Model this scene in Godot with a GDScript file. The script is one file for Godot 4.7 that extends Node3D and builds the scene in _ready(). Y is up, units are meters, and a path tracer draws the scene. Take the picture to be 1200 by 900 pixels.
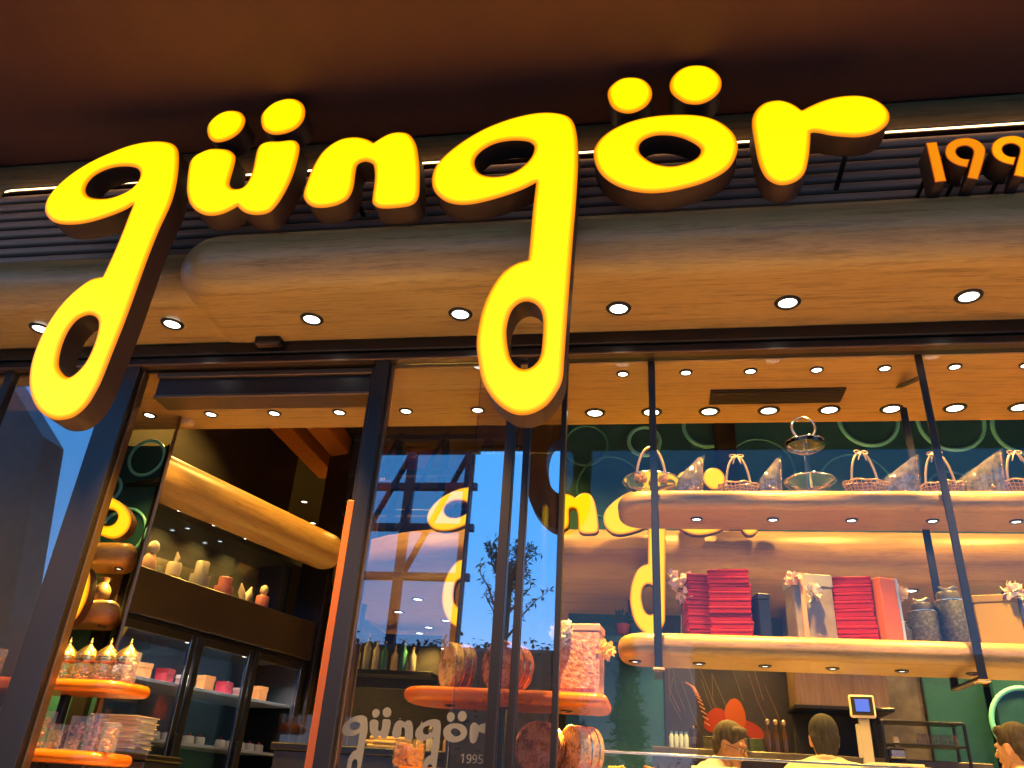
extends Node3D
# A lit confectioner's shopfront at dusk. x runs along the facade, y up, the glass line is z = 0 and the street lies at z > 0.

class G:
	# collects shapes and hands them over as one mesh
	var st := SurfaceTool.new()
	var grp := 1
	var xf := Transform3D()
	func _init():
		st.begin(Mesh.PRIMITIVE_TRIANGLES)
	func tri(a: Vector3, b: Vector3, c: Vector3, g := -1):
		st.set_smooth_group(g)
		st.add_vertex(xf * a)
		st.add_vertex(xf * c)
		st.add_vertex(xf * b)
	func quad(a: Vector3, b: Vector3, c: Vector3, d: Vector3, g := -1):
		tri(a, b, c, g)
		tri(a, c, d, g)
	func face(p: Array, inside: Vector3):
		var n = (p[1] - p[0]).cross(p[2] - p[0])
		if n.dot(p[0] - inside) < 0:
			p.reverse()
		for i in range(1, p.size() - 1):
			tri(p[0], p[i], p[i + 1])
	func box(c: Vector3, s: Vector3, ch := 0.003):
		ch = minf(ch, minf(s.x, minf(s.y, s.z)) * 0.3)
		var h = s / 2
		var v = {}
		for x in [-1, 1]:
			for y in [-1, 1]:
				for z in [-1, 1]:
					v[[x, y, z, 0]] = c + Vector3(x * h.x, y * (h.y - ch), z * (h.z - ch))
					v[[x, y, z, 1]] = c + Vector3(x * (h.x - ch), y * h.y, z * (h.z - ch))
					v[[x, y, z, 2]] = c + Vector3(x * (h.x - ch), y * (h.y - ch), z * h.z)
					face([v[[x, y, z, 0]], v[[x, y, z, 1]], v[[x, y, z, 2]]], c)
		for a in [-1, 1]:
			face([v[[a, -1, -1, 0]], v[[a, 1, -1, 0]], v[[a, 1, 1, 0]], v[[a, -1, 1, 0]]], c)
			face([v[[-1, a, -1, 1]], v[[1, a, -1, 1]], v[[1, a, 1, 1]], v[[-1, a, 1, 1]]], c)
			face([v[[-1, -1, a, 2]], v[[1, -1, a, 2]], v[[1, 1, a, 2]], v[[-1, 1, a, 2]]], c)
			for b in [-1, 1]:
				face([v[[a, b, -1, 0]], v[[a, b, 1, 0]], v[[a, b, 1, 1]], v[[a, b, -1, 1]]], c)
				face([v[[a, -1, b, 0]], v[[a, 1, b, 0]], v[[a, 1, b, 2]], v[[a, -1, b, 2]]], c)
				face([v[[-1, a, b, 1]], v[[1, a, b, 1]], v[[1, a, b, 2]], v[[-1, a, b, 2]]], c)
		return self
	func lathe(prof: Array, seg := 20, at := Vector3.ZERO, smooth := true):
		# prof: Vector2(radius, height) from the bottom to the top
		grp += 1
		for i in prof.size() - 1:
			if i > 0:
				var d0 = (prof[i] - prof[i - 1]).normalized()
				var d1 = (prof[i + 1] - prof[i]).normalized()
				if d0.dot(d1) < 0.78:
					grp += 1
			for j in seg:
				var t0 = TAU * j / seg
				var t1 = TAU * ((j + 1) % seg) / seg
				var p = prof[i]
				var q = prof[i + 1]
				var a = at + Vector3(p.x * cos(t0), p.y, p.x * sin(t0))
				var b = at + Vector3(q.x * cos(t0), q.y, q.x * sin(t0))
				var c = at + Vector3(q.x * cos(t1), q.y, q.x * sin(t1))
				var d = at + Vector3(p.x * cos(t1), p.y, p.x * sin(t1))
				var g = grp if smooth else -1
				if q.x > 1e-5:
					tri(a, b, c, g)
				if p.x > 1e-5:
					tri(a, c, d, g)
		return self
	func tube(path: Array, r, seg := 8, closed := false):
		# r: one radius, or one for each point
		grp += 1
		var n = path.size()
		var rings = []
		var u := Vector3.ZERO
		for i in n:
			var t: Vector3
			if closed:
				t = (path[(i + 1) % n] - path[(i - 1 + n) % n]).normalized()
			else:
				t = (path[mini(i + 1, n - 1)] - path[maxi(i - 1, 0)]).normalized()
			if u == Vector3.ZERO:
				u = t.cross(Vector3(0.31, 0.9, 0.27)).normalized()
				if u.length() < 0.5:
					u = t.cross(Vector3(1, 0, 0)).normalized()
			u = (u - t * u.dot(t)).normalized()
			var v = t.cross(u)
			var rr: float = r[i] if r is Array else r
			var ring = []
			for j in seg:
				var a = TAU * j / seg
				ring.append(path[i] + (u * cos(a) + v * sin(a)) * rr)
			rings.append(ring)
		for i in (n if closed else n - 1):
			var k = (i + 1) % n
			for j in seg:
				var l = (j + 1) % seg
				quad(rings[i][j], rings[i][l], rings[k][l], rings[k][j], grp)
		if not closed:
			for j in seg:
				var l = (j + 1) % seg
				tri(path[0], rings[0][l], rings[0][j])
				tri(path[n - 1], rings[n - 1][j], rings[n - 1][l])
		return self
	func ball(c: Vector3, r: Vector3, seg := 14, rows := 8):
		var prof = []
		for i in rows + 1:
			var a = -PI / 2 + PI * i / rows
			prof.append(Vector2(maxf(cos(a), 0.0), sin(a)))
		prof[0].x = 0
		prof[rows].x = 0
		var keep = xf
		xf = keep * Transform3D(Basis.from_scale(r), c)
		grp += 1
		for i in rows:
			for j in seg:
				var t0 = TAU * j / seg
				var t1 = TAU * ((j + 1) % seg) / seg
				var p = prof[i]
				var q = prof[i + 1]
				var a = Vector3(p.x * cos(t0), p.y, p.x * sin(t0))
				var b = Vector3(q.x * cos(t0), q.y, q.x * sin(t0))
				var cc = Vector3(q.x * cos(t1), q.y, q.x * sin(t1))
				var d = Vector3(p.x * cos(t1), p.y, p.x * sin(t1))
				if q.x > 1e-5:
					tri(a, b, cc, grp)
				if p.x > 1e-5:
					tri(a, cc, d, grp)
		xf = keep
		return self
	func flat(outer: PackedVector2Array, holes: Array, z: float, up := true):
		# a flat sheet with holes, cut from a Delaunay net of its outline points
		var pts := outer.duplicate()
		for h in holes:
			pts.append_array(h)
		var d := Geometry2D.triangulate_delaunay(pts)
		for i in range(0, d.size(), 3):
			var a = pts[d[i]]
			var b = pts[d[i + 1]]
			var c = pts[d[i + 2]]
			var m = (a + b + c) / 3
			if not Geometry2D.is_point_in_polygon(m, outer):
				continue
			var bad := false
			for h in holes:
				if Geometry2D.is_point_in_polygon(m, h):
					bad = true
			if bad:
				continue
			if ((b - a).cross(c - a) > 0) != up:
				var t = b
				b = c
				c = t
			tri(Vector3(a.x, a.y, z), Vector3(b.x, b.y, z), Vector3(c.x, c.y, z))
		return self
	func wall(loop: PackedVector2Array, z0: float, to: PackedVector2Array, z1: float, smooth := true):
		# the band between an outline at z0 and its moved copy at z1; outlines counter-clockwise, holes clockwise
		grp += 1
		var n = loop.size()
		for i in n:
			var k = (i + 1) % n
			quad(Vector3(loop[i].x, loop[i].y, z0), Vector3(loop[k].x, loop[k].y, z0), Vector3(to[k].x, to[k].y, z1), Vector3(to[i].x, to[i].y, z1), grp if smooth else -1)
		return self
	func prism(poly: PackedVector2Array, z0: float, z1: float, holes := []):
		if Geometry2D.is_polygon_clockwise(poly) == false:
			pass
		wall(poly, z0, poly, z1, false)
		for h in holes:
			wall(h, z0, h, z1, false)
		flat(poly, holes, z1, true)
		flat(poly, holes, z0, false)
		return self
	func slab(plan: PackedVector2Array, y0: float, y1: float, r: float, steps := 8):
		# a board of any plan (x, z) whose edge is rounded with radius r
		var pts := plan.duplicate()
		var area := 0.0
		var n = pts.size()
		for i in n:
			area += pts[i].cross(pts[(i + 1) % n])
		if area < 0:
			pts.reverse()
		var nor = []
		for i in n:
			var e = (pts[(i + 1) % n] - pts[i]).normalized() + (pts[i] - pts[(i - 1 + n) % n]).normalized()
			nor.append(Vector2(e.y, -e.x).normalized())
		var rings = []
		for k in steps + 1:
			var a = -PI / 2 + PI * k / steps
			var y = (y0 + r + r * sin(a)) if a <= 0 else (y1 - r + r * sin(a))
			if k == steps / 2 and y1 - y0 > 2 * r + 0.002:
				var extra = []
				for i in n:
					extra.append(Vector3(pts[i].x, y0 + r, pts[i].y))
				rings.append(extra)
				y = y1 - r
			var ring = []
			for i in n:
				var q = pts[i] - nor[i] * r * (1 - cos(a))
				ring.append(Vector3(q.x, y, q.y))
			rings.append(ring)
		grp += 1
		for k in rings.size() - 1:
			for i in n:
				var j = (i + 1) % n
				quad(rings[k][i], rings[k + 1][i], rings[k + 1][j], rings[k][j], grp)
		for s in [0, rings.size() - 1]:
			# every plan used here is convex, so a fan from its middle covers it
			var mid := Vector3.ZERO
			for q in rings[s]:
				mid += q / n
			for i in n:
				var j = (i + 1) % n
				if s == 0:
					tri(mid, rings[s][i], rings[s][j])
				else:
					tri(mid, rings[s][j], rings[s][i])
		return self
	func done() -> ArrayMesh:
		st.generate_normals()
		st.index()
		return st.commit()

var taken := {}
var mats := {}
var rng := RandomNumberGenerator.new()
const ORD := ["first", "second", "third", "fourth", "fifth", "sixth", "seventh", "eighth", "ninth", "tenth", "eleventh", "twelfth", "thirteenth", "fourteenth"]

func numbered(called: String) -> String:
	taken[called] = taken.get(called, 0) + 1
	return called if taken[called] == 1 else "%s_%03d" % [called, taken[called] - 1]

func tag(o: Node3D, label: String, category: String, group := ""):
	o.set_meta("label", label)
	o.set_meta("category", category)
	if group:
		o.set_meta("group", group)
	return o

func thing(called: String, label: String, category: String, at := Vector3.ZERO, turn := 0.0, group := "") -> Node3D:
	var o := Node3D.new()
	o.name = numbered(called)
	add_child(o)
	o.position = at
	o.rotation.y = turn
	return tag(o, label, category, group)

func obj(called: String, g, m: Material, parent: Node3D = self) -> MeshInstance3D:
	var o := MeshInstance3D.new()
	o.mesh = g.done() if g is G else g
	o.material_override = m
	o.name = numbered(called) if parent == self else called
	parent.add_child(o, true)
	return o

func struct(called: String, g, m: Material) -> MeshInstance3D:
	var o = obj(called, g, m)
	o.set_meta("kind", "structure")
	return o

func dup(root: Node3D, at: Vector3, turn: float, label: String, group := "") -> Node3D:
	var r: Node3D = root.duplicate()
	r.name = numbered(String(root.name).get_slice("_0", 0))
	add_child(r)
	r.position = at
	r.rotation.y = turn
	r.set_meta("label", label)
	if group:
		r.set_meta("group", group)
	return r

func lin(r: float, g: float, b: float) -> Color:
	return Color(r, g, b).linear_to_srgb()

func mat(called: String, c: Color, rough := 0.6, metal := 0.0) -> StandardMaterial3D:
	if mats.has(called):
		return mats[called]
	var m := StandardMaterial3D.new()
	m.resource_name = called
	m.albedo_color = c
	m.roughness = rough
	m.metallic = metal
	mats[called] = m
	return m

func glow(called: String, c: Color, energy: float) -> StandardMaterial3D:
	var m = mat(called, Color(0.02, 0.02, 0.02), 0.5)
	m.emission_enabled = true
	m.emission = c
	m.emission_energy_multiplier = energy
	return m

func pane_mat(called: String, alpha := 0.0, c := Color(1, 1, 1)) -> StandardMaterial3D:
	var m = mat(called, Color(c.r, c.g, c.b, alpha), 0.0)
	m.transparency = BaseMaterial3D.TRANSPARENCY_ALPHA
	return m

func coated(called: String, n: float) -> StandardMaterial3D:
	var m = mat(called, Color(1, 1, 1, 0), 0.0)
	m.refraction_enabled = true
	m.refraction_scale = (n - 1.0) / 10.0
	return m

func noise_pic(n: int, freq: float, oct: int, sd: int, kind := FastNoiseLite.TYPE_SIMPLEX_SMOOTH) -> Image:
	var f := FastNoiseLite.new()
	f.seed = sd
	f.frequency = freq
	f.noise_type = kind
	f.fractal_octaves = oct
	return f.get_seamless_image(n, n)

func blend_tex(n: int, cols: Array, freqs: Array, sd: int, sharp := 1.0) -> ImageTexture:
	# mixes colours (sRGB) by the sum of a coarse and a fine noise
	var a := noise_pic(n, freqs[0], 4, sd)
	var b := noise_pic(n, freqs[1], 3, sd + 7)
	var im := Image.create(n, n, false, Image.FORMAT_RGB8)
	for y in n:
		for x in n:
			var v = clampf((a.get_pixel(x, y).r * 0.6 + b.get_pixel(x, y).r * 0.4 - 0.5) * sharp + 0.5, 0.0, 0.999) * (cols.size() - 1)
			var k := int(v)
			im.set_pixel(x, y, cols[k].lerp(cols[k + 1], v - k))
	return ImageTexture.create_from_image(im)

func textured(called: String, tex: Texture2D, scale: Vector3, rough := 0.5, tint := Color(1, 1, 1), world := false) -> StandardMaterial3D:
	var m = mat(called, tint, rough)
	m.albedo_texture = tex
	m.uv1_triplanar = true
	m.uv1_world_triplanar = world
	m.uv1_scale = scale
	return m

func curve(l: Array, steps := 4) -> PackedVector2Array:
	# a smooth closed outline through points given as x, y, x, y; a point given twice is a corner
	var p = []
	for i in range(0, l.size(), 2):
		p.append(Vector2(l[i], l[i + 1]))
	var out := PackedVector2Array()
	var n = p.size()
	for i in n:
		var a = p[(i - 1 + n) % n]
		var b = p[i]
		var c = p[(i + 1) % n]
		var d = p[(i + 2) % n]
		if b == c:
			continue
		for k in steps:
			var q = b.cubic_interpolate(c, a, d, float(k) / steps)
			if out.is_empty() or out[out.size() - 1].distance_to(q) > 0.001:
				out.append(q)
	if out[0].distance_to(out[out.size() - 1]) < 0.001:
		out.remove_at(out.size() - 1)
	if Geometry2D.is_polygon_clockwise(out):
		out.reverse()
	return out

func flipped(l: PackedVector2Array) -> PackedVector2Array:
	var r := l.duplicate()
	r.reverse()
	return r

func moved(l: PackedVector2Array, by: float) -> PackedVector2Array:
	# each point moved out along its normal
	var out := PackedVector2Array()
	var n = l.size()
	for i in n:
		var e = (l[(i + 1) % n] - l[i]).normalized() + (l[i] - l[(i - 1 + n) % n]).normalized()
		out.append(l[i] + Vector2(e.y, -e.x).normalized() * by)
	return out

func put(l: PackedVector2Array, s: float, by: Vector2) -> PackedVector2Array:
	var out := PackedVector2Array()
	for q in l:
		out.append(q * s + by)
	return out

func mirrored(l: PackedVector2Array) -> PackedVector2Array:
	var out := PackedVector2Array()
	for q in l:
		out.append(Vector2(-q.x, q.y))
	out.reverse()
	return out

func rounded(p: Array, r: float, seg := 6) -> PackedVector2Array:
	# a plan with its corners rounded; each entry Vector2, or Vector3 whose z is its own radius
	var out := PackedVector2Array()
	var n = p.size()
	for i in n:
		var b = Vector2(p[i].x, p[i].y)
		var a = Vector2(p[(i - 1 + n) % n].x, p[(i - 1 + n) % n].y)
		var c = Vector2(p[(i + 1) % n].x, p[(i + 1) % n].y)
		var rr: float = p[i].z if p[i] is Vector3 else r
		var u = (a - b).normalized()
		var v = (c - b).normalized()
		var half = acos(clampf(u.dot(v), -1, 1)) / 2
		var t = minf(rr / tan(half), minf(a.distance_to(b), b.distance_to(c)) * 0.49)
		rr = t * tan(half)
		var o = b + (u + v).normalized() * (rr / sin(half))
		out.append(b + u * (t + clampf((a.distance_to(b) * 0.5 - t) * 0.5, 0.0005, 0.03)))
		for k in seg + 1:
			var s = b + u * t - o
			var e = b + v * t - o
			out.append(o + s.rotated(s.angle_to(e) * k / seg))
		out.append(b + v * (t + clampf((c.distance_to(b) * 0.5 - t) * 0.5, 0.0005, 0.03)))
	return out

func downlight(at: Vector3, r: float, label: String, group: String, energy: float, cone: float, ring: Material, lens: Material) -> Node3D:
	var t = thing("downlight", label, "downlight", at, 0, group)
	if not mats.has("ring%s" % r):
		mats["ring%s" % r] = G.new().lathe([Vector2(r * 0.66, -0.001), Vector2(r * 0.7, -0.007), Vector2(r * 0.92, -0.006), Vector2(r, 0.0)], 24).done()
		mats["lens%s" % r] = G.new().lathe([Vector2(0, -0.003), Vector2(r * 0.67, -0.002)], 24).done()
	obj("trim_ring", mats["ring%s" % r], ring, t)
	obj("lamp_lens", mats["lens%s" % r], lens, t)
	if energy > 0:
		var l := SpotLight3D.new()
		l.name = "lamp"
		l.light_color = WARM
		l.light_energy = energy
		l.light_size = r * 0.6
		l.spot_angle = cone
		l.spot_angle_attenuation = 0.8
		l.spot_range = 14
		l.spot_attenuation = 2
		l.shadow_enabled = true
		t.add_child(l)
		l.position.y = -0.02
		l.rotation.x = -PI / 2
	return t

var WARM := Color(1.0, 0.57, 0.10).linear_to_srgb()

func _ready():
	rng.seed = 11
	# ---- camera, sky, exposure ----
	var cam := Camera3D.new()
	cam.name = "camera"
	cam.fov = 51.07
	cam.near = 0.05
	cam.far = 300
	add_child(cam)
	cam.transform = Transform3D(Basis(Vector3(0.986388, 0.059067, -0.153462), Vector3(0.019719, 0.884034, 0.467006), Vector3(0.163251, -0.463675, 0.870836)), Vector3(0, 1.5, 3.6)).orthonormalized()
	cam.current = true
	var sky_mat := ProceduralSkyMaterial.new()
	sky_mat.sky_top_color = lin(0.060, 0.30, 0.76)
	sky_mat.sky_horizon_color = lin(1.0, 0.90, 0.88)
	sky_mat.sky_curve = 0.05
	sky_mat.ground_horizon_color = lin(0.10, 0.11, 0.13)
	sky_mat.ground_bottom_color = lin(0.05, 0.05, 0.05)
	sky_mat.sky_energy_multiplier = 1.6
	sky_mat.ground_energy_multiplier = 1.0
	sky_mat.sun_angle_max = 0.0
	var sky := Sky.new()
	sky.sky_material = sky_mat
	var env := Environment.new()
	env.background_mode = Environment.BG_SKY
	env.sky = sky
	env.tonemap_mode = Environment.TONE_MAPPER_LINEAR
	env.tonemap_exposure = 1.0
	env.ambient_light_source = Environment.AMBIENT_SOURCE_SKY
	env.sdfgi_enabled = true
	env.ssao_enabled = true
	env.ssil_enabled = true
	var we := WorldEnvironment.new()
	we.name = "surroundings"
	we.environment = env
	add_child(we)
	# lamp strengths, in candela-like units at one metre
	OUTER = 25.0
	INNER_SMALL = 1.8
	INNER_LARGE = 3.0
	SHELF_LAMP = 0.28
	HALL_LAMP = 6.5
	materials()
	setting()
	facade()
	big_sign()
	window_shelves()
	goods_right()
	goods_middle()
	goods_left()
	hall()
	fridge_wall()
	back_counter()
	people()
	street()

var OUTER := 1.0
var INNER_SMALL := 1.0
var INNER_LARGE := 1.0
var SHELF_LAMP := 1.0
var HALL_LAMP := 1.0

func materials():
	var w1 = blend_tex(512, [lin(0.22, 0.120, 0.040), lin(0.31, 0.178, 0.062), lin(0.40, 0.240, 0.088), lin(0.34, 0.198, 0.070), lin(0.27, 0.150, 0.050)], [0.012, 0.10], 3, 2.1)
	textured("wood", w1, Vector3(0.16, 3.4, 3.4), 0.4)
	var wood_bump := noise_pic(512, 0.02, 4, 21)
	mats["wood"].heightmap_enabled = true
	mats["wood"].heightmap_texture = ImageTexture.create_from_image(wood_bump)
	mats["wood"].heightmap_scale = 0.05
	textured("shelf_wood", w1, Vector3(0.5, 6.0, 6.0), 0.36)
	mat("bronze", lin(0.020, 0.014, 0.011), 0.32, 0.35)
	mat("bronze_light", lin(0.16, 0.09, 0.05), 0.3, 0.7)
	mat("black_metal", lin(0.012, 0.011, 0.011), 0.35, 0.3)
	textured("canopy_paint", blend_tex(256, [lin(0.050, 0.0085, 0.003), lin(0.066, 0.0125, 0.005)], [0.02, 0.09], 5, 1.3), Vector3(0.6, 0.6, 0.6), 0.8)
	mat("slat", lin(0.50, 0.28, 0.18), 0.5, 0.0)
	mat("slat_back", lin(0.04, 0.016, 0.010), 0.7)
	glow("strip_glow", lin(1.0, 0.60, 0.26), 7.0)
	mat("brass", lin(0.85, 0.60, 0.33), 0.22, 1.0)
	mat("letter_case", lin(0.050, 0.018, 0.009), 0.55, 0.0)
	glow("letter_face", lin(1.0, 0.72, 0.0), 1.9)
	glow("letter_fade_inner", lin(1.0, 0.60, 0.0), 1.3)
	glow("letter_fade_middle", lin(1.0, 0.44, 0.0), 1.1)
	glow("letter_fade", lin(1.0, 0.26, 0.0), 0.95)
	glow("number_face", lin(1.0, 0.30, 0.0), 0.95)
	glow("number_face_bright", lin(1.0, 0.42, 0.0), 1.05)
	glow("number_rim", lin(1.0, 0.15, 0.0), 0.6)
	glow("inner_letter_face", lin(1.0, 0.62, 0.0), 1.3)
	glow("lens_white", lin(1.0, 0.93, 0.78), 6.0)
	glow("lens_warm", lin(1.0, 0.80, 0.52), 5.0)
	mat("ring_dark", lin(0.035, 0.028, 0.024), 0.3, 0.5)
	mat("ring_black", lin(0.010, 0.009, 0.009), 0.3, 0.3)
	mat("lens_off", lin(0.05, 0.035, 0.03), 0.25)
	pane_mat("clear_glass").metallic_specular = 0.32
	coated("coated_glass", 3.5)
	coated("tinted_glass", 1.9)
	coated("left_glass", 2.2)
	textured("teal_wall", blend_tex(256, [lin(0.014, 0.085, 0.13), lin(0.024, 0.12, 0.175)], [0.02, 0.1], 9, 1.2), Vector3(0.8, 0.8, 0.8), 0.4)
	textured("green_wall", blend_tex(256, [lin(0.010, 0.062, 0.075), lin(0.017, 0.09, 0.105)], [0.02, 0.1], 10, 1.2), Vector3(0.8, 0.8, 0.8), 0.4)
	mat("ring_teal", lin(0.20, 0.74, 0.72), 0.3)
	mat("ring_deep", lin(0.05, 0.26, 0.30), 0.35)
	textured("floor_stone", blend_tex(256, [lin(0.50, 0.46, 0.40), lin(0.60, 0.56, 0.49)], [0.02, 0.1], 12, 1.2), Vector3(0.5, 0.5, 0.5), 0.35)
	textured("paving", blend_tex(256, [lin(0.42, 0.40, 0.36), lin(0.54, 0.51, 0.47)], [0.02, 0.1], 13, 1.2), Vector3(0.4, 0.4, 0.4), 0.7)
	textured("asphalt", blend_tex(256, [lin(0.04, 0.04, 0.04), lin(0.065, 0.063, 0.06)], [0.03, 0.15], 14, 1.2), Vector3(0.5, 0.5, 0.5), 0.85)
	textured("dark_ceiling", blend_tex(256, [lin(0.022, 0.017, 0.014), lin(0.034, 0.026, 0.022)], [0.02, 0.1], 15, 1.2), Vector3(0.5, 0.5, 0.5), 0.6)
	textured("dark_panel", blend_tex(256, [lin(0.016, 0.014, 0.014), lin(0.027, 0.024, 0.024)], [0.02, 0.1], 16, 1.3), Vector3(0.7, 0.7, 0.7), 0.4)
	textured("grey_cladding", blend_tex(256, [lin(0.075, 0.072, 0.070), lin(0.115, 0.11, 0.105)], [0.01, 0.08], 17, 1.5), Vector3(0.5, 0.5, 0.5), 0.45)
	textured("render_wall", blend_tex(256, [lin(0.10, 0.075, 0.06), lin(0.15, 0.12, 0.10)], [0.02, 0.1], 18, 1.3), Vector3(0.4, 0.4, 0.4), 0.8)
	var oa = mat("orange_acrylic", lin(0.72, 0.15, 0.004), 0.2)
	oa.clearcoat_enabled = true
	oa.clearcoat = 0.3
	textured("orange_timber", w1, Vector3(0.4, 4.0, 4.0), 0.3, lin(1.0, 0.55, 0.25))
	mat("blue_steel", lin(0.035, 0.05, 0.085), 0.4, 0.4)

# ---------------------------------------------------------------- the setting
func setting():
	struct("ground", G.new().box(Vector3(0, -0.05, 20), Vector3(240, 0.1, 200), 0.0), mats["asphalt"])
	struct("pavement", G.new().box(Vector3(0, -0.02, 3.6), Vector3(60, 0.26, 7.0), 0.01), mats["paving"])
	struct("floor", G.new().box(Vector3(0, 0.24, -3.3), Vector3(13.6, 0.22, 6.5), 0.0), mats["floor_stone"])
	struct("ceiling", G.new().box(Vector3(0, 4.50, -3.45), Vector3(13.6, 0.12, 6.3), 0.0), mats["dark_ceiling"])
	struct("wall_left", G.new().box(Vector3(-6.9, 2.4, -3.3), Vector3(0.2, 4.8, 6.8), 0.0), mats["render_wall"])
	struct("wall_right", G.new().box(Vector3(6.9, 2.4, -3.3), Vector3(0.2, 4.8, 6.8), 0.0), mats["render_wall"])
	struct("wall_back", G.new().box(Vector3(0, 2.4, -6.7), Vector3(14, 4.8, 0.2), 0.0), mats["dark_panel"])
	struct("wall_front_upper", G.new().box(Vector3(0, 4.37, 0.20), Vector3(13.9, 0.79, 0.30), 0.0), mats["slat_back"])
	struct("wall_base", G.new().box(Vector3(2.4, 0.23, 0.06), Vector3(9.2, 0.25, 0.2), 0.005), mats["bronze"])
	struct("wall_base_left", G.new().box(Vector3(-4.9, 0.23, 0.06), Vector3(4.1, 0.25, 0.2), 0.005), mats["bronze"])
	struct("step", G.new().box(Vector3(-2.08, 0.17, 0.15), Vector3(1.5, 0.13, 0.5), 0.01), mats["paving"])

func facade():
	var c = thing("canopy", "dark brown canopy overhead above the lit yellow letters", "canopy")
	obj("soffit_board", G.new().box(Vector3(0.8, 4.87, 0.45), Vector3(11.6, 0.2, 6.9), 0.01), mats["canopy_paint"], c)
	obj("edge_trim", G.new().box(Vector3(0.8, 4.86, 3.93), Vector3(11.62, 0.26, 0.06), 0.01), mats["bronze"], c)
	var rib = thing("ribbed_fascia", "dark horizontal ribbed band behind the lit letters", "fascia")
	for i in 8:
		obj("slat", G.new().slab(rounded([Vector3(-3.78, 0.30, 0.14), Vector2(6.7, 0.30), Vector2(6.7, 0.445), Vector3(-3.78, 0.445, 0.14)], 0.03, 5), 4.010 + i * 0.065, 4.050 + i * 0.065, 0.012, 6), mats["slat"], rib)
	obj("backing", G.new().slab(rounded([Vector3(-3.76, 0.25, 0.12), Vector2(6.7, 0.25), Vector2(6.7, 0.415), Vector3(-3.76, 0.415, 0.12)], 0.03, 5), 3.98, 4.56, 0.003, 4), mats["slat_back"], rib)
	var line := []
	for i in 9:
		var an = PI - PI / 2 * i / 8.0
		line.append(Vector3(-3.66 + cos(an) * 0.13, 4.535, 0.325 + sin(an) * 0.13))
	line.append(Vector3(0.0, 4.535, 0.455))
	line.append(Vector3(6.7, 4.535, 0.455))
	obj("light_strip", G.new().tube(line, 0.0045, 8), mats["strip_glow"], rib)
	obj("strip_channel", G.new().slab(rounded([Vector3(-3.78, 0.28, 0.14), Vector2(6.7, 0.28), Vector2(6.7, 0.447), Vector3(-3.78, 0.447, 0.14)], 0.03, 5), 4.528, 4.552, 0.004, 4), mats["bronze"], rib)
	obj("wood_band", G.new().slab(rounded([Vector2(-6.6, 0.05), Vector2(6.7, 0.05), Vector2(6.7, 0.43), Vector2(-6.6, 0.43)], 0.05), 4.572, 4.765, 0.02, 6), mats["wood"], rib)
	var s = thing("wooden_soffit", "long wooden bullnose soffit with round downlights under the ribbed band", "soffit")
	obj("bullnose_board", G.new().slab(rounded([Vector3(-2.40, -0.3, 0.2), Vector2(6.7, -0.3), Vector2(6.7, 0.665), Vector3(-2.40, 0.665, 0.3)], 0.2, 10), 3.68, 4.03, 0.175, 14), mats["wood"], s)
	var s2 = thing("wooden_soffit", "shorter wooden bullnose set back at the far left behind the first letter", "soffit")
	obj("bullnose_board", G.new().slab(rounded([Vector2(-6.7, -0.28), Vector2(-2.1, -0.28), Vector2(-2.1, 0.54), Vector2(-6.7, 0.54)], 0.2, 8), 3.688, 4.02, 0.165, 14), mats["wood"], s2)
	for i in 10:
		var x = -4.878 + i * 0.793
		var where = ["far left end", "left behind the first letter", "above the left of the doorway", "above the right of the doorway", "left of the second tailed letter", "right of the second tailed letter", "above the two tiered glass stand", "above the right bracket of the window", "just past the right edge", "farthest right"][i]
		downlight(Vector3(x, 3.68, 0.27), 0.062, "round downlight in the outer wooden soffit, " + where, "downlights in the outer soffit", OUTER, 29, mats["ring_dark"], mats["lens_white"])
	var cam = thing("door_sensor", "small dark box sensor mounted above the doorway", "sensor", Vector3(-2.02, 3.68, 0.09))
	obj("housing", G.new().box(Vector3(0, -0.02, 0), Vector3(0.15, 0.05, 0.06), 0.01), mats["black_metal"], cam)
	obj("lens_strip", G.new().box(Vector3(0, -0.044, 0.005), Vector3(0.13, 0.012, 0.04), 0.003), mats["bronze_light"], cam)

	# window heads and posts
	var h = thing("head_beam", "dark bronze head beam above the display window and doorway", "beam")
	obj("upper_rail", G.new().box(Vector3(0, 3.645, 0.0), Vector3(13.4, 0.07, 0.12), 0.004), mats["bronze"], h)
	obj("lower_rail", G.new().box(Vector3(0, 3.58, 0.0), Vector3(13.4, 0.054, 0.08), 0.004), mats["bronze"], h)
	obj("bead", G.new().box(Vector3(0, 3.557, 0.03), Vector3(13.4, 0.012, 0.05), 0.003), mats["bronze_light"], h)
	var d = thing("door_header", "brown door track box across the top of the doorway", "door header")
	obj("track_box", G.new().box(Vector3(-2.06, 3.465, -0.10), Vector3(1.30, 0.13, 0.12), 0.004), mats["bronze"], d)
	obj("track_cover", G.new().box(Vector3(-2.06, 3.527, -0.03), Vector3(1.30, 0.035, 0.03), 0.004), mats["bronze_light"], d)
	obj("track_lip", G.new().box(Vector3(-2.06, 3.40, -0.11), Vector3(1.30, 0.02, 0.16), 0.004), mats["bronze_light"], d)
	var posts = [[-2.868, 0.165, 0.10, "broad dark door post on the left of the doorway"], [-1.370, 0.075, 0.10, "dark door post on the right of the doorway"], [-0.662, 0.048, 0.06, "thicker dark post crossing the orange shelf"], [-0.578, 0.032, 0.06, "second thin dark post within the blue glass"], [-0.398, 0.026, 0.06, "thin dark post right of the blue reflecting glass"], [6.0, 0.08, 0.1, "dark end post at the far right of the facade"], [-6.0, 0.08, 0.1, "dark end post at the far left of the facade"], [-3.62, 0.05, 0.06, "narrow dark post in the leftmost window"]]
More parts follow.
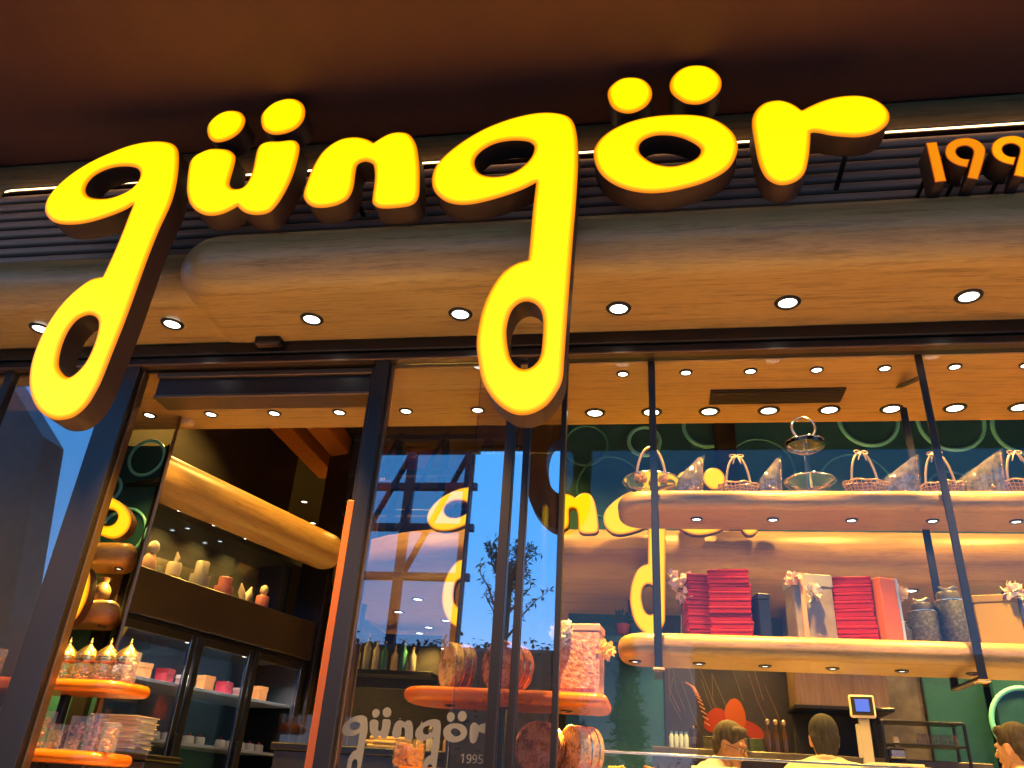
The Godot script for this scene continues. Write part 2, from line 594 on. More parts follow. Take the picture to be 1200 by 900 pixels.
	for p in posts:
		var t = thing("window_post", p[3], "post", Vector3(p[0], 0.35, 0))
		obj("mullion", G.new().box(Vector3(0, 1.6, 0), Vector3(p[1], 3.203, p[2]), 0.004), mats["bronze"], t)
		if p[1] > 0.07:
			obj("cover_strip", G.new().box(Vector3(p[1] * 0.5 + 0.006, 1.6, -0.012), Vector3(0.012, 3.19, 0.05), 0.002), mats["bronze_light"], t)
	var rv = thing("door_reveal", "timber reveal strip coloured as if lit orange beside the right door post", "door reveal", Vector3(-1.437, 0.35, -0.03))
	obj("reveal_board", G.new().box(Vector3(0, 1.22, 0), Vector3(0.056, 2.44, 0.05), 0.006), mat("reveal_lit_orange", lin(0.36, 0.07, 0.002), 0.55), rv)  # orange light falling on the timber is put into its colour
	obj("upper_board", G.new().box(Vector3(0.01, 2.82, 0), Vector3(0.034, 0.75, 0.05), 0.004), mats["bronze"], rv)
	# panes
	var panes = [[-0.385, 5.96, "clear_glass", "large clear pane of the display window"], [-1.330, -0.840, "tinted_glass", "tinted glass sidelight right of the doorway"], [-0.837, -0.686, "coated_glass", "narrow blue reflecting pane, left one of three"], [-0.638, -0.594, "coated_glass", "narrowest blue reflecting pane between two dark posts"], [-0.562, -0.411, "coated_glass", "narrow blue reflecting pane, right one of three"], [-3.595, -2.952, "left_glass", "blue reflecting pane left of the doorway"], [-5.96, -3.645, "left_glass", "outermost left reflecting pane"]]
	for p in panes:
		var t = obj("window_pane", G.new().box(Vector3((p[0] + p[1]) / 2, 1.95, 0), Vector3(p[1] - p[0], 3.195, 0.008), 0.001), mats[p[2]])
		tag(t, p[3], "window pane")
	# a clear glass fin stands behind the blue panes
	var fin = obj("glass_fin", G.new().box(Vector3(-0.485, 1.9, -0.09), Vector3(0.012, 3.1, 0.14), 0.001), mats["clear_glass"])
	tag(fin, "upright glass fin behind the blue reflecting panes", "glass fin")

# ---------------------------------------------------------------- the sign
var OUT := {
	"g1": [-2.369, 4.395, -2.412, 4.459, -2.481, 4.489, -2.574, 4.496, -2.669, 4.48, -2.757, 4.444, -2.856, 4.39, -2.945, 4.317, -3.01, 4.23, -3.039, 4.15, -3.032, 4.078, -2.995, 4.021, -2.935, 3.978, -2.848, 3.96, -2.747, 3.966, -2.639, 3.999, -2.563, 4.035, -2.526, 4.066, -2.526, 4.066, -2.53, 4.002, -2.533, 3.886, -2.54, 3.765, -2.553, 3.626, -2.553, 3.626, -2.612, 3.611, -2.667, 3.56, -2.714, 3.488, -2.747, 3.399, -2.765, 3.292, -2.763, 3.173, -2.739, 3.07, -2.698, 2.988, -2.639, 2.92, -2.569, 2.877, -2.505, 2.866, -2.445, 2.883, -2.403, 2.934, -2.383, 3, -2.373, 3.062, -2.365, 3.207, -2.355, 3.37, -2.35, 3.562, -2.346, 3.72, -2.336, 3.891, -2.317, 4.069, -2.331, 4.237],
	"g1_h1": [-2.836, 4.182, -2.839, 4.23, -2.819, 4.277, -2.773, 4.312, -2.713, 4.331, -2.639, 4.33, -2.581, 4.312, -2.55, 4.274, -2.546, 4.226, -2.567, 4.177, -2.613, 4.142, -2.678, 4.119, -2.751, 4.121, -2.806, 4.142],
	"g1_h2": [-2.614, 3.137, -2.63, 3.189, -2.637, 3.254, -2.631, 3.327, -2.606, 3.384, -2.563, 3.408, -2.522, 3.4, -2.491, 3.369, -2.477, 3.315, -2.473, 3.242, -2.481, 3.165, -2.505, 3.109, -2.541, 3.078, -2.581, 3.098],
	"u": [-2.264, 4.182, -2.278, 4.253, -2.286, 4.326, -2.273, 4.366, -2.237, 4.394, -2.191, 4.411, -2.13, 4.405, -2.085, 4.391, -2.047, 4.357, -2.034, 4.319, -2.031, 4.253, -2.031, 4.183, -2.025, 4.153, -2.006, 4.132, -1.977, 4.126, -1.947, 4.137, -1.929, 4.175, -1.922, 4.244, -1.926, 4.315, -1.928, 4.382, -1.915, 4.417, -1.877, 4.433, -1.818, 4.429, -1.761, 4.432, -1.726, 4.421, -1.702, 4.387, -1.694, 4.336, -1.694, 4.255, -1.701, 4.167, -1.721, 4.072, -1.746, 4.002, -1.777, 3.962, -1.83, 3.952, -1.888, 3.965, -1.929, 3.992, -1.95, 4.014, -1.95, 4.014, -1.981, 3.991, -2.024, 3.97, -2.078, 3.964, -2.131, 3.979, -2.186, 4.019, -2.224, 4.07, -2.251, 4.131],
	"u_d1": [-2.246, 4.544, -2.25, 4.593, -2.227, 4.64, -2.186, 4.672, -2.136, 4.678, -2.084, 4.659, -2.05, 4.617, -2.041, 4.573, -2.052, 4.52, -2.085, 4.48, -2.13, 4.458, -2.177, 4.457, -2.219, 4.488],
	"u_d2": [-1.952, 4.585, -1.956, 4.635, -1.934, 4.682, -1.895, 4.717, -1.838, 4.733, -1.785, 4.722, -1.74, 4.684, -1.717, 4.632, -1.713, 4.572, -1.733, 4.521, -1.773, 4.49, -1.828, 4.477, -1.88, 4.487, -1.926, 4.524],
	"n": [-1.616, 4.053, -1.618, 4.103, -1.611, 4.175, -1.598, 4.248, -1.573, 4.325, -1.537, 4.375, -1.494, 4.407, -1.454, 4.419, -1.406, 4.419, -1.362, 4.406, -1.33, 4.389, -1.307, 4.371, -1.307, 4.371, -1.278, 4.397, -1.24, 4.422, -1.2, 4.432, -1.164, 4.428, -1.133, 4.414, -1.106, 4.381, -1.082, 4.33, -1.064, 4.261, -1.048, 4.173, -1.038, 4.087, -1.033, 4.017, -1.043, 3.976, -1.071, 3.954, -1.12, 3.947, -1.175, 3.946, -1.221, 3.953, -1.249, 3.974, -1.26, 4.002, -1.263, 4.069, -1.268, 4.148, -1.282, 4.214, -1.299, 4.238, -1.33, 4.251, -1.358, 4.244, -1.372, 4.222, -1.372, 4.171, -1.368, 4.106, -1.372, 4.053, -1.388, 4.015, -1.419, 3.991, -1.457, 3.978, -1.502, 3.973, -1.549, 3.981, -1.589, 4.009],
	"g2": [-0.29, 4.265, -0.296, 4.329, -0.308, 4.394, -0.33, 4.441, -0.365, 4.469, -0.421, 4.487, -0.484, 4.492, -0.553, 4.484, -0.636, 4.462, -0.726, 4.424, -0.8, 4.378, -0.873, 4.318, -0.936, 4.248, -0.971, 4.185, -0.98, 4.115, -0.966, 4.048, -0.932, 3.998, -0.887, 3.962, -0.831, 3.944, -0.771, 3.943, -0.698, 3.957, -0.613, 3.983, -0.535, 4.015, -0.477, 4.049, -0.477, 4.049, -0.48, 3.985, -0.484, 3.902, -0.488, 3.744, -0.492, 3.61, -0.492, 3.61, -0.548, 3.592, -0.601, 3.547, -0.641, 3.477, -0.67, 3.39, -0.685, 3.299, -0.689, 3.198, -0.673, 3.1, -0.65, 3.015, -0.612, 2.947, -0.563, 2.895, -0.511, 2.864, -0.461, 2.86, -0.416, 2.876, -0.377, 2.907, -0.343, 2.962, -0.324, 3.017, -0.32, 3.111, -0.315, 3.274, -0.307, 3.502, -0.3, 3.708, -0.293, 3.872, -0.289, 3.988, -0.286, 4.132],
	"g2_h1": [-0.781, 4.192, -0.774, 4.236, -0.746, 4.274, -0.703, 4.304, -0.648, 4.32, -0.586, 4.321, -0.53, 4.309, -0.502, 4.286, -0.495, 4.256, -0.505, 4.212, -0.53, 4.17, -0.569, 4.131, -0.621, 4.106, -0.675, 4.1, -0.727, 4.112, -0.763, 4.141],
	"g2_h2": [-0.565, 3.227, -0.563, 3.294, -0.549, 3.35, -0.521, 3.384, -0.488, 3.394, -0.453, 3.381, -0.425, 3.345, -0.413, 3.288, -0.412, 3.2, -0.418, 3.125, -0.444, 3.081, -0.48, 3.065, -0.514, 3.08, -0.545, 3.128],
	"o": [-0.215, 4.203, -0.206, 4.25, -0.178, 4.3, -0.132, 4.344, -0.068, 4.381, 0.003, 4.404, 0.081, 4.415, 0.158, 4.414, 0.234, 4.406, 0.296, 4.389, 0.349, 4.359, 0.391, 4.317, 0.421, 4.267, 0.434, 4.21, 0.429, 4.156, 0.406, 4.094, 0.371, 4.048, 0.316, 4.009, 0.249, 3.979, 0.176, 3.959, 0.103, 3.947, 0.03, 3.948, -0.044, 3.967, -0.111, 4.003, -0.166, 4.056, -0.201, 4.123],
	"o_h": [-0.008, 4.218, 0.001, 4.25, 0.025, 4.274, 0.064, 4.289, 0.106, 4.29, 0.154, 4.28, 0.201, 4.258, 0.24, 4.228, 0.266, 4.198, 0.271, 4.173, 0.258, 4.143, 0.229, 4.12, 0.188, 4.104, 0.141, 4.096, 0.094, 4.105, 0.053, 4.125, 0.02, 4.155, -0.002, 4.186],
	"o_d1": [-0.151, 4.57, -0.144, 4.621, -0.114, 4.661, -0.077, 4.683, -0.033, 4.684, 0.011, 4.668, 0.044, 4.631, 0.06, 4.583, 0.057, 4.532, 0.033, 4.485, -0.007, 4.454, -0.053, 4.444, -0.1, 4.462, -0.134, 4.502],
	"o_d2": [0.145, 4.609, 0.158, 4.659, 0.189, 4.702, 0.23, 4.727, 0.277, 4.731, 0.323, 4.717, 0.36, 4.682, 0.384, 4.633, 0.386, 4.582, 0.369, 4.533, 0.332, 4.493, 0.29, 4.472, 0.251, 4.471, 0.21, 4.486, 0.172, 4.525, 0.151, 4.562],
	"r": [0.506, 4.323, 0.514, 4.366, 0.533, 4.408, 0.565, 4.441, 0.601, 4.455, 0.639, 4.456, 0.672, 4.442, 0.701, 4.419, 0.721, 4.395, 0.73, 4.382, 0.73, 4.382, 0.765, 4.403, 0.818, 4.429, 0.875, 4.447, 0.932, 4.453, 0.986, 4.448, 1.032, 4.429, 1.067, 4.398, 1.089, 4.361, 1.097, 4.32, 1.088, 4.278, 1.066, 4.246, 1.033, 4.219, 0.995, 4.204, 0.941, 4.198, 0.888, 4.206, 0.836, 4.219, 0.796, 4.235, 0.766, 4.243, 0.753, 4.239, 0.753, 4.239, 0.743, 4.17, 0.729, 4.096, 0.709, 4.024, 0.685, 3.985, 0.653, 3.96, 0.61, 3.949, 0.573, 3.96, 0.542, 3.993, 0.525, 4.039, 0.514, 4.106, 0.509, 4.192, 0.506, 4.261],
	"one": [1.247, 4.2, 1.247, 4.2, 1.292, 4.202, 1.292, 4.202, 1.292, 4.089, 1.291, 3.976, 1.291, 3.976, 1.245, 3.973, 1.245, 3.973, 1.246, 4.087],
	"nine": [1.406, 4.09, 1.406, 4.09, 1.381, 4.095, 1.363, 4.111, 1.358, 4.138, 1.37, 4.16, 1.394, 4.169, 1.414, 4.165, 1.428, 4.146, 1.426, 4.12, 1.404, 4.062, 1.376, 3.988, 1.376, 3.988, 1.415, 3.974, 1.415, 3.974, 1.451, 4.058, 1.475, 4.124, 1.477, 4.159, 1.459, 4.193, 1.431, 4.211, 1.403, 4.215, 1.365, 4.207, 1.332, 4.181, 1.316, 4.144, 1.316, 4.107, 1.333, 4.077, 1.358, 4.057, 1.387, 4.046, 1.387, 4.046],
	"nine_b": [1.589, 4.087, 1.589, 4.087, 1.565, 4.092, 1.548, 4.108, 1.544, 4.134, 1.556, 4.156, 1.58, 4.165, 1.599, 4.16, 1.613, 4.142, 1.61, 4.116, 1.587, 4.059, 1.558, 3.986, 1.558, 3.986, 1.595, 3.972, 1.595, 3.972, 1.633, 4.055, 1.658, 4.121, 1.661, 4.155, 1.644, 4.188, 1.616, 4.207, 1.589, 4.21, 1.552, 4.203, 1.518, 4.177, 1.502, 4.14, 1.502, 4.103, 1.517, 4.073, 1.541, 4.054, 1.57, 4.043, 1.57, 4.043]
}

func letter(root: Node3D, outer: PackedVector2Array, holes: Array, z0: float, z1: float, part: String, face: String, rim: String, rw: float):
	var g := G.new()
	var hs := []
	for h in holes:
		hs.append(flipped(h))
	g.wall(outer, z0, outer, z1)
	for h in hs:
		g.wall(h, z0, h, z1)
	g.flat(outer, hs, z0, false)
	var body := obj(part, g, mats["letter_case"], root)
	rw *= 1.7 if rim == "letter_fade" else 1.0
	# three edge bands that paint the glow fading from yellow to orange
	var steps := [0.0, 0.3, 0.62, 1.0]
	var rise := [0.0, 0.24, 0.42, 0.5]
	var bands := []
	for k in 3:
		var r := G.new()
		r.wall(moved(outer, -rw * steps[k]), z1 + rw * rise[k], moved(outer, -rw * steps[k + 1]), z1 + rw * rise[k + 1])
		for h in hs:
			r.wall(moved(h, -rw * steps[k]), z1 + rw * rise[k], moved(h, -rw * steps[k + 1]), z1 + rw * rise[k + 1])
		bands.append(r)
	var inner := moved(outer, -rw)
	var hin := []
	for h in hs:
		hin.append(moved(h, -rw))
	var under: Node3D = body if part == "dot" else root
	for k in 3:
		obj("glow_fade_band", bands[k], mats[["letter_fade", "letter_fade_middle", "letter_fade_inner"][k] if rim == "letter_fade" else rim], under)
	obj("lit_face", G.new().flat(inner, hin, z1 + rw * 0.5), mats[face], under)

func sign_lamp(root: Node3D, box: Rect2, z: float, energy: float, c: Color):
	var l := AreaLight3D.new()
	l.name = "lamp"
	l.area_size = box.size * 0.8
	l.light_color = c
	l.light_energy = energy
	l.area_range = 8
	l.area_attenuation = 2
	l.shadow_enabled = true
	root.add_child(l)
	l.position = Vector3(box.get_center().x, box.get_center().y, z)
	l.rotation.y = PI

func bounds(l: PackedVector2Array) -> Rect2:
	var r := Rect2(l[0], Vector2.ZERO)
	for q in l:
		r = r.expand(q)
	return r

func big_sign():
	var gold := lin(1.0, 0.45, 0.02)
	var made = [
		["g1", ["g1_h1", "g1_h2"], [], "lit yellow letter g at the left end of the main sign", "yellow"],
		["u", [], ["u_d1", "u_d2"], "lit yellow letter u with two dots above it", ""],
		["n", [], [], "lit yellow letter n between u and the second g", ""],
		["g2", ["g2_h1", "g2_h2"], [], "lit yellow letter g in the middle, its tail over the glass", ""],
		["o", ["o_h"], ["o_d1", "o_d2"], "lit yellow letter o with two dots above it", ""],
		["r", [], [], "lit yellow letter r at the right end of the main sign", ""]]
	for L in made:
		var o := curve(OUT[L[0]])
		var hs := []
		for h in L[1]:
			hs.append(curve(OUT[h]))
		var t = thing("sign_letter", L[3], "sign letter", Vector3.ZERO, 0, "letters of the main sign")
		letter(t, o, hs, 0.665, 0.785, "case", "letter_face", "letter_fade", 0.013)
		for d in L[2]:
			letter(t, curve(OUT[d]), [], 0.665, 0.785, "dot", "letter_face", "letter_fade", 0.013)
		var b := bounds(o)
		for x in [0.3, 0.7]:
			obj("bracket", G.new().box(Vector3(b.position.x + b.size.x * x, 4.2, 0.555), Vector3(0.02, 0.02, 0.215), 0.002), mats["black_metal"], t)
		sign_lamp(t, b, 0.82, 0.22 * b.get_area() / 0.35, gold)
	# the founding year, smaller, in orange
	var five := PackedFloat32Array([1.76, 4.205, 1.76, 4.205, 1.90, 4.20, 1.90, 4.20, 1.90, 4.165, 1.90, 4.165, 1.80, 4.168, 1.80, 4.168, 1.795, 4.13, 1.795, 4.13, 1.84, 4.13, 1.89, 4.105, 1.905, 4.055, 1.885, 4.0, 1.84, 3.972, 1.785, 3.975, 1.745, 4.0, 1.745, 4.0, 1.765, 4.03, 1.765, 4.03, 1.81, 4.01, 1.85, 4.022, 1.865, 4.055, 1.85, 4.09, 1.81, 4.098, 1.755, 4.085, 1.755, 4.085])
	var years = [[OUT["one"], "lit orange digit 1 right of the letter r", "number_face"], [OUT["nine"], "lit orange digit 9 next to the digit 1", "number_face"], [OUT["nine_b"], "brighter lit orange digit 9 at the right edge", "number_face_bright"], [Array(five), "lit orange digit 5 ending the year", "number_face_bright"]]
	for y in years:
		var o := curve(y[0])
		var t = thing("sign_digit", y[1], "sign digit", Vector3.ZERO, 0, "digits of the year on the fascia")
		letter(t, o, [], 0.60, 0.72, "case", y[2], "number_rim", 0.004)
		var b := bounds(o)
		var st := G.new()
		st.box(Vector3(b.get_center().x - 0.02, 4.08, 0.525), Vector3(0.015, 0.015, 0.155), 0.002)
		obj("bracket", st, mats["black_metal"], t)
		sign_lamp(t, b, 0.735, 0.05, lin(1.0, 0.3, 0.02))
	# the same name hangs again inside, smaller
	var inside = [["g1", ["g1_h1", "g1_h2"], [], "smaller lit letter g inside behind the tinted sidelight"], ["u", [], ["u_d1", "u_d2"], "smaller lit letter u inside behind the blue glass"], ["n", [], [], "smaller lit letter n inside left of the upper shelf"], ["g2", ["g2_h1", "g2_h2"], [], "smaller lit letter g inside, its tail below the upper shelf end"], ["o", ["o_h"], ["o_d1", "o_d2"], "smaller lit letter o inside behind the glass bowl on the upper shelf"], ["r", [], [], "smaller lit letter r inside behind the two tiered glass stand"], ["g2", ["g2_h1", "g2_h2"], [], "added lit letter g, mirror written in place of a reflection, far left behind the door post"]]
	for k in inside.size():
		var L = inside[k]
		var by := Vector2(0.295, 0.775) if k < 6 else Vector2(-2.852, 0.877)
		var sz := 0.61 if k < 6 else 0.472
		var zb := -1.83 if k < 6 else -0.60
		var src := curve(OUT[L[0]], 3)
		if k == 6:  # glowing letter added in place of a reflection of the sign
			src = mirrored(src)
			by = Vector2(-3.45, 0.877)
		var o := put(src, sz, by)
		var hs := []
		for h in L[1]:
			hs.append(put(mirrored(curve(OUT[h], 3)) if k == 6 else curve(OUT[h], 3), sz, by))
		var t = thing("inner_sign_letter", L[3], "sign letter", Vector3.ZERO, 0, "letters of the inner sign")
		letter(t, o, hs, zb, zb + 0.06, "case", "inner_letter_face", "letter_fade", 0.010)
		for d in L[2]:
			letter(t, put(curve(OUT[d], 3), 0.61, by), [], -1.83, -1.76, "dot", "inner_letter_face", "letter_fade", 0.010)
	# the name in pale vinyl on the sidelight
	mat("vinyl", lin(0.13, 0.115, 0.11), 0.8)
	for k in 6:
		var L = made[k]
		var by := Vector2(-0.835, 1.096)
		var hs := []
		for h in L[1]:
			hs.append(flipped(put(curve(OUT[h], 2), 0.158, by)))
		var g := G.new()
		g.prism(put(curve(OUT[L[0]], 2), 0.158, by), 0.0045, 0.0055, hs)
		for d in L[2]:
			g.prism(put(curve(OUT[d], 2), 0.158, by), 0.0045, 0.0055)
		tag(obj("vinyl_letter", g, mats["vinyl"]), "pale vinyl letter %s stuck low on the tinted sidelight" % ["g, first of the name", "u with two dots", "n", "g, second of the name", "o with two dots", "r"][k], "vinyl letter", "vinyl letters on the sidelight")
	var tm := TextMesh.new()
	tm.text = "1995"
	var sf := SystemFont.new()
	sf.font_names = PackedStringArray(["Droid Sans"])
	tm.font = sf
	tm.font_size = 32
	tm.pixel_size = 0.0014
	tm.depth = 0.001
	var yr = obj("vinyl_year", tm, mats["vinyl"])
	yr.position = Vector3(-0.738, 1.66, 0.0045)
	tag(yr, "small pale vinyl year 1995 low on the tinted sidelight", "vinyl lettering")

# ---------------------------------------------------------------- the display window
func bracket(x: float, label: String):
	var t = thing("shelf_bracket", label, "shelf bracket", Vector3(x, 0, 0), 0, "steel frames that carry the shelves")
	var m = mats["black_metal"]
	obj("front_bar", G.new().box(Vector3(0, 2.815, -0.06), Vector3(0.034, 1.50, 0.012), 0.003), m, t)
	obj("rear_bar", G.new().box(Vector3(0, 2.755, -0.40), Vector3(0.034, 1.38, 0.012), 0.003), m, t)
	var b := G.new()
	b.xf = Transform3D(Basis(Vector3.RIGHT, atan2(0.12, 0.34)), Vector3(0, 3.505, -0.23))
	b.box(Vector3.ZERO, Vector3(0.034, 0.012, 0.36), 0.003)
	obj("top_bar", b, m, t)
	obj("bottom_bar", G.new().box(Vector3(0, 2.066, -0.23), Vector3(0.036, 0.014, 0.352), 0.003), m, t)
	obj("foot_plate", G.new().box(Vector3(0, 2.054, -0.075), Vector3(0.05, 0.008, 0.06), 0.002), mats["brass"], t)

func window_shelves():
	var c = thing("window_ceiling", "orange lit wooden ceiling strip inside above the display window", "ceiling panel")
	obj("ceiling_board", G.new().slab(rounded([Vector2(-6.7, -0.06), Vector2(6.7, -0.06), Vector2(6.7, -0.82), Vector2(-6.7, -0.82)], 0.02), 3.56, 3.68, 0.012, 4), mats["wood"], c)
	var gr = thing("air_grille", "long dark air grille set into the wooden window ceiling", "air grille", Vector3(0.70, 3.558, -0.465))
	obj("frame", G.new().box(Vector3(0, -0.002, 0), Vector3(0.70, 0.01, 0.17), 0.002), mats["ring_black"], gr)
	for i in 9:
		obj("slat", G.new().box(Vector3(0, -0.010, -0.064 + i * 0.016), Vector3(0.67, 0.006, 0.009), 0.001), mats["ring_dark"], gr)
	for i in 14:
		var x = -0.115 + i * 0.327
		if i > 8:
			break
		downlight(Vector3(x, 3.56, -0.178), 0.036, "small downlight in the front row of the window ceiling, %s from the left" % ORD[i], "small downlights of the window ceiling", INNER_SMALL, 50, mats["ring_dark"], mats["lens_white"])
	for i in 9:
		var x = -0.292 + i * 0.326
		downlight(Vector3(x, 3.56, -0.648), 0.062, "large black rimmed downlight in the rear row of the window ceiling, %s from the left" % ORD[i], "large downlights of the window ceiling", INNER_LARGE, 38, mats["ring_black"], mats["lens_white"])
	for i in 7:
		var x = -3.535 + i * 0.423
		if i == 6:
			x = -0.98
		downlight(Vector3(x, 3.56, -0.59), 0.045, "downlight in the wooden ceiling strip inside the doorway, %s from the left" % ORD[i], "downlights inside the doorway", INNER_SMALL, 45, mats["ring_dark"], mats["lens_white"])
	var sm = thing("smoke_detector", "pale round smoke detector on the wooden ceiling inside the doorway", "smoke detector", Vector3(-2.90, 3.56, -0.68))
	obj("base", G.new().lathe([Vector2(0, -0.035), Vector2(0.03, -0.034), Vector2(0.045, -0.02), Vector2(0.048, 0)], 20), mat("pale_plastic", lin(0.45, 0.32, 0.22), 0.5), sm)

	bracket(0.034, "dark steel shelf bracket seen edge on near the left shelf ends")
	bracket(1.318, "dark steel shelf bracket near the right, front and rear bars apart")
	for k in 2:
		var y0: float = [2.790, 2.115][k]
		var y1: float = [2.880, 2.215][k]
		var t = thing("wooden_shelf", ["upper rounded wooden shelf holding glass bowls and baskets", "lower rounded wooden shelf holding red boxes and grey pots"][k], "shelf", Vector3.ZERO, 0, "rounded wooden shelves in the window")
		obj("shelf_board", G.new().slab(rounded([Vector3(-0.145, -0.46, 0.12), Vector2(5.8, -0.46), Vector2(5.8, -0.075), Vector3(-0.145, -0.075, 0.15)], 0.06, 9), y0, y1, 0.044, 12), mats["shelf_wood"], t)
		for i in 12:
			var x = (0.235 + (i - 1) * 0.358) if k == 0 else (0.215 + (i - 1) * 0.285)
			if x < -0.05 and k == 0:
				continue
			var off = k == 1 and i == 5
			var d = downlight(Vector3(x, y0, -0.26), 0.030, "%s downlight under the %s wooden shelf, %s from the left" % ["unlit" if off else "small", ["upper", "lower"][k], ORD[i - (1 if k == 0 else 0)]], "downlights under the wooden shelves", 0.0 if off else SHELF_LAMP, 60, mats["ring_dark"], mats["lens_off"] if off else mats["lens_white"])
			d.rotation.y = 0

# ---------------------------------------------------------------- goods on the shelves
func arc(c: Vector3, rx: float, ry: float, a0: float, a1: float, n: int, lean := 0.0) -> Array:
	var out = []
	for i in n + 1:
		var a = lerpf(a0, a1, float(i) / n)
		out.append(c + Vector3(rx * cos(a), ry * sin(a), lean * sin(a)))
	return out

func basket(at: Vector3, w: float, h: float, hh: float, label: String, turn := 0.0):
	# an open wire bowl with a tall handle and a bow
	var t = thing("wire_basket", label, "basket", at, turn, "gilt baskets on the upper shelf")
	var gold = mat("gilt_wire", lin(0.85, 0.58, 0.26), 0.28, 0.85)
	var body := G.new()
	var r = w / 2
	for k in 6:
		var f = k / 5.0
		var rr = r * (0.55 + 0.45 * sqrt(f))
		var ring = []
		for i in 28:
			var a = TAU * i / 28
			ring.append(Vector3(cos(a) * rr, 0.006 + f * h + 0.004 * sin(a * 7 + k), sin(a) * rr * 0.62))
		body.tube(ring, 0.0022 if k < 5 else 0.0045, 5, true)
	for i in 28:
		var a = TAU * i / 28
		var p = []
		for k in 6:
			var f = k / 5.0
			var rr = r * (0.55 + 0.45 * sqrt(f)) + (0.004 if (i + k) % 2 else -0.002)
			p.append(Vector3(cos(a) * rr, 0.006 + f * h, sin(a) * rr * 0.62))
		body.tube(p, 0.0025, 4)
	obj("woven_bowl", body, gold, t)
	obj("bowl_lining", G.new().lathe([Vector2(0.001, 0.004), Vector2(r * 0.52, 0.005), Vector2(r * 0.78, h * 0.3), Vector2(r * 0.93, h * 0.85), Vector2(r * 0.9, h * 0.85), Vector2(r * 0.75, h * 0.32), Vector2(r * 0.5, 0.012), Vector2(0.001, 0.011)], 24), textured("beaded_gilt", blend_tex(128, [lin(0.14, 0.08, 0.05), lin(0.30, 0.19, 0.12), lin(0.55, 0.42, 0.30)], [0.05, 0.16], 31, 2.0), Vector3(5, 5, 5), 0.4), t).scale.z = 0.62
	if hh > 0:
		obj("handle", G.new().tube(arc(Vector3(0, h * 0.7, 0), r * 0.62, hh, 0.0, PI, 22), 0.006, 7), gold, t)
		var bow := G.new()
		for s in [-1, 1]:
			var l = []
			for i in 13:
				var a = TAU * i / 12
				l.append(Vector3(s * (0.018 + 0.016 * cos(a + PI)), h * 0.7 + hh + 0.008 * sin(a), 0.004))
			bow.tube(l, 0.003, 5)
			bow.tube([Vector3(0, h * 0.7 + hh, 0.006), Vector3(s * 0.012, h * 0.7 + hh - 0.02, 0.010), Vector3(s * 0.020, h * 0.7 + hh - 0.045, 0.008)], 0.003, 5)
		obj("bow", bow, gold, t)
	# beads and small sugared almonds in the bowl
	var sweets := G.new()
	for i in 26:
		var a = rng.randf() * TAU
		var q = sqrt(rng.randf()) * r * 0.78
		sweets.ball(Vector3(cos(a) * q, h * 0.72 + 0.02 * rng.randf(), sin(a) * q * 0.6), Vector3(0.014, 0.010, 0.011), 8, 5)
	obj("sugared_almonds", sweets, mat("almond_shell", lin(0.42, 0.26, 0.17), 0.3), t)
	return t

func wrapped_tray(at: Vector3, w: float, h: float, turn: float, lean: float, label: String, c: Color):
	# a shallow tray stood on edge in clear film
	var t = thing("wrapped_tray", label, "gift tray", at, turn, "film wrapped trays on the upper shelf")
	# a slant topped fan of foil in clear film, pearls down its tall edge
	var poly := PackedVector2Array([Vector2(-0.5 * w, 0.004), Vector2(0.40 * w, 0.004), Vector2(0.47 * w, h * 0.5), Vector2(0.52 * w, h), Vector2(0.40 * w, h * 0.99), Vector2(-0.05 * w, h * 0.72), Vector2(-0.5 * w, h * 0.42)])
	var g := G.new()
	g.prism(poly, -0.022, -0.010)
	for i in 7:
		var f = (i + 0.5) / 7.0
		g.tube([Vector3(-0.36 * w + 0.74 * w * f, 0.008, -0.008), Vector3(-0.46 * w + 0.94 * w * f, h * (0.42 + 0.52 * f), -0.004)], 0.003, 5)
	var m = textured("tray_" + str(c.to_html()), blend_tex(128, [c.darkened(0.3), c, c.lightened(0.3)], [0.03, 0.1], 41, 2.4), Vector3(5, 5, 5), 0.22)
	m.metallic = 0.8
	obj("tray", g, m, t)
	var f := G.new()
	var n = 10
	var rows = []
	for i in n + 1:
		var row = []
		for k in n + 1:
			var u = float(k) / n
			var v = float(i) / n
			var hh = h * (0.42 + 0.58 * u)
			row.append(Vector3((u - 0.5) * w * (1.0 + 0.04 * v) + 0.012 * v * u, 0.005 + v * (hh + 0.008), -0.004 + 0.040 * sin(u * PI) * sin(v * PI) + 0.007 * sin(u * 19 + v * 13 + at.x * 9)))
		rows.append(row)
	f.grp += 1
	for i in n:
		for k in n:
			f.quad(rows[i][k], rows[i][k + 1], rows[i + 1][k + 1], rows[i + 1][k], f.grp)
	obj("clear_film", f, mats["film"], t)
	var b := G.new()
	for i in 15:
		b.ball(Vector3(w * (0.42 + 0.10 * i / 15.0), h * (0.06 + 0.92 * i / 15.0), 0.0), Vector3.ONE * 0.0048, 7, 5)
	for i in 8:
		b.ball(Vector3(w * 0.30 - rng.randf() * 0.05, h * 0.10 + rng.randf() * 0.04, 0.012), Vector3.ONE * 0.007, 7, 5)
	obj("pearls", b, mats["brass"], t)
	return t

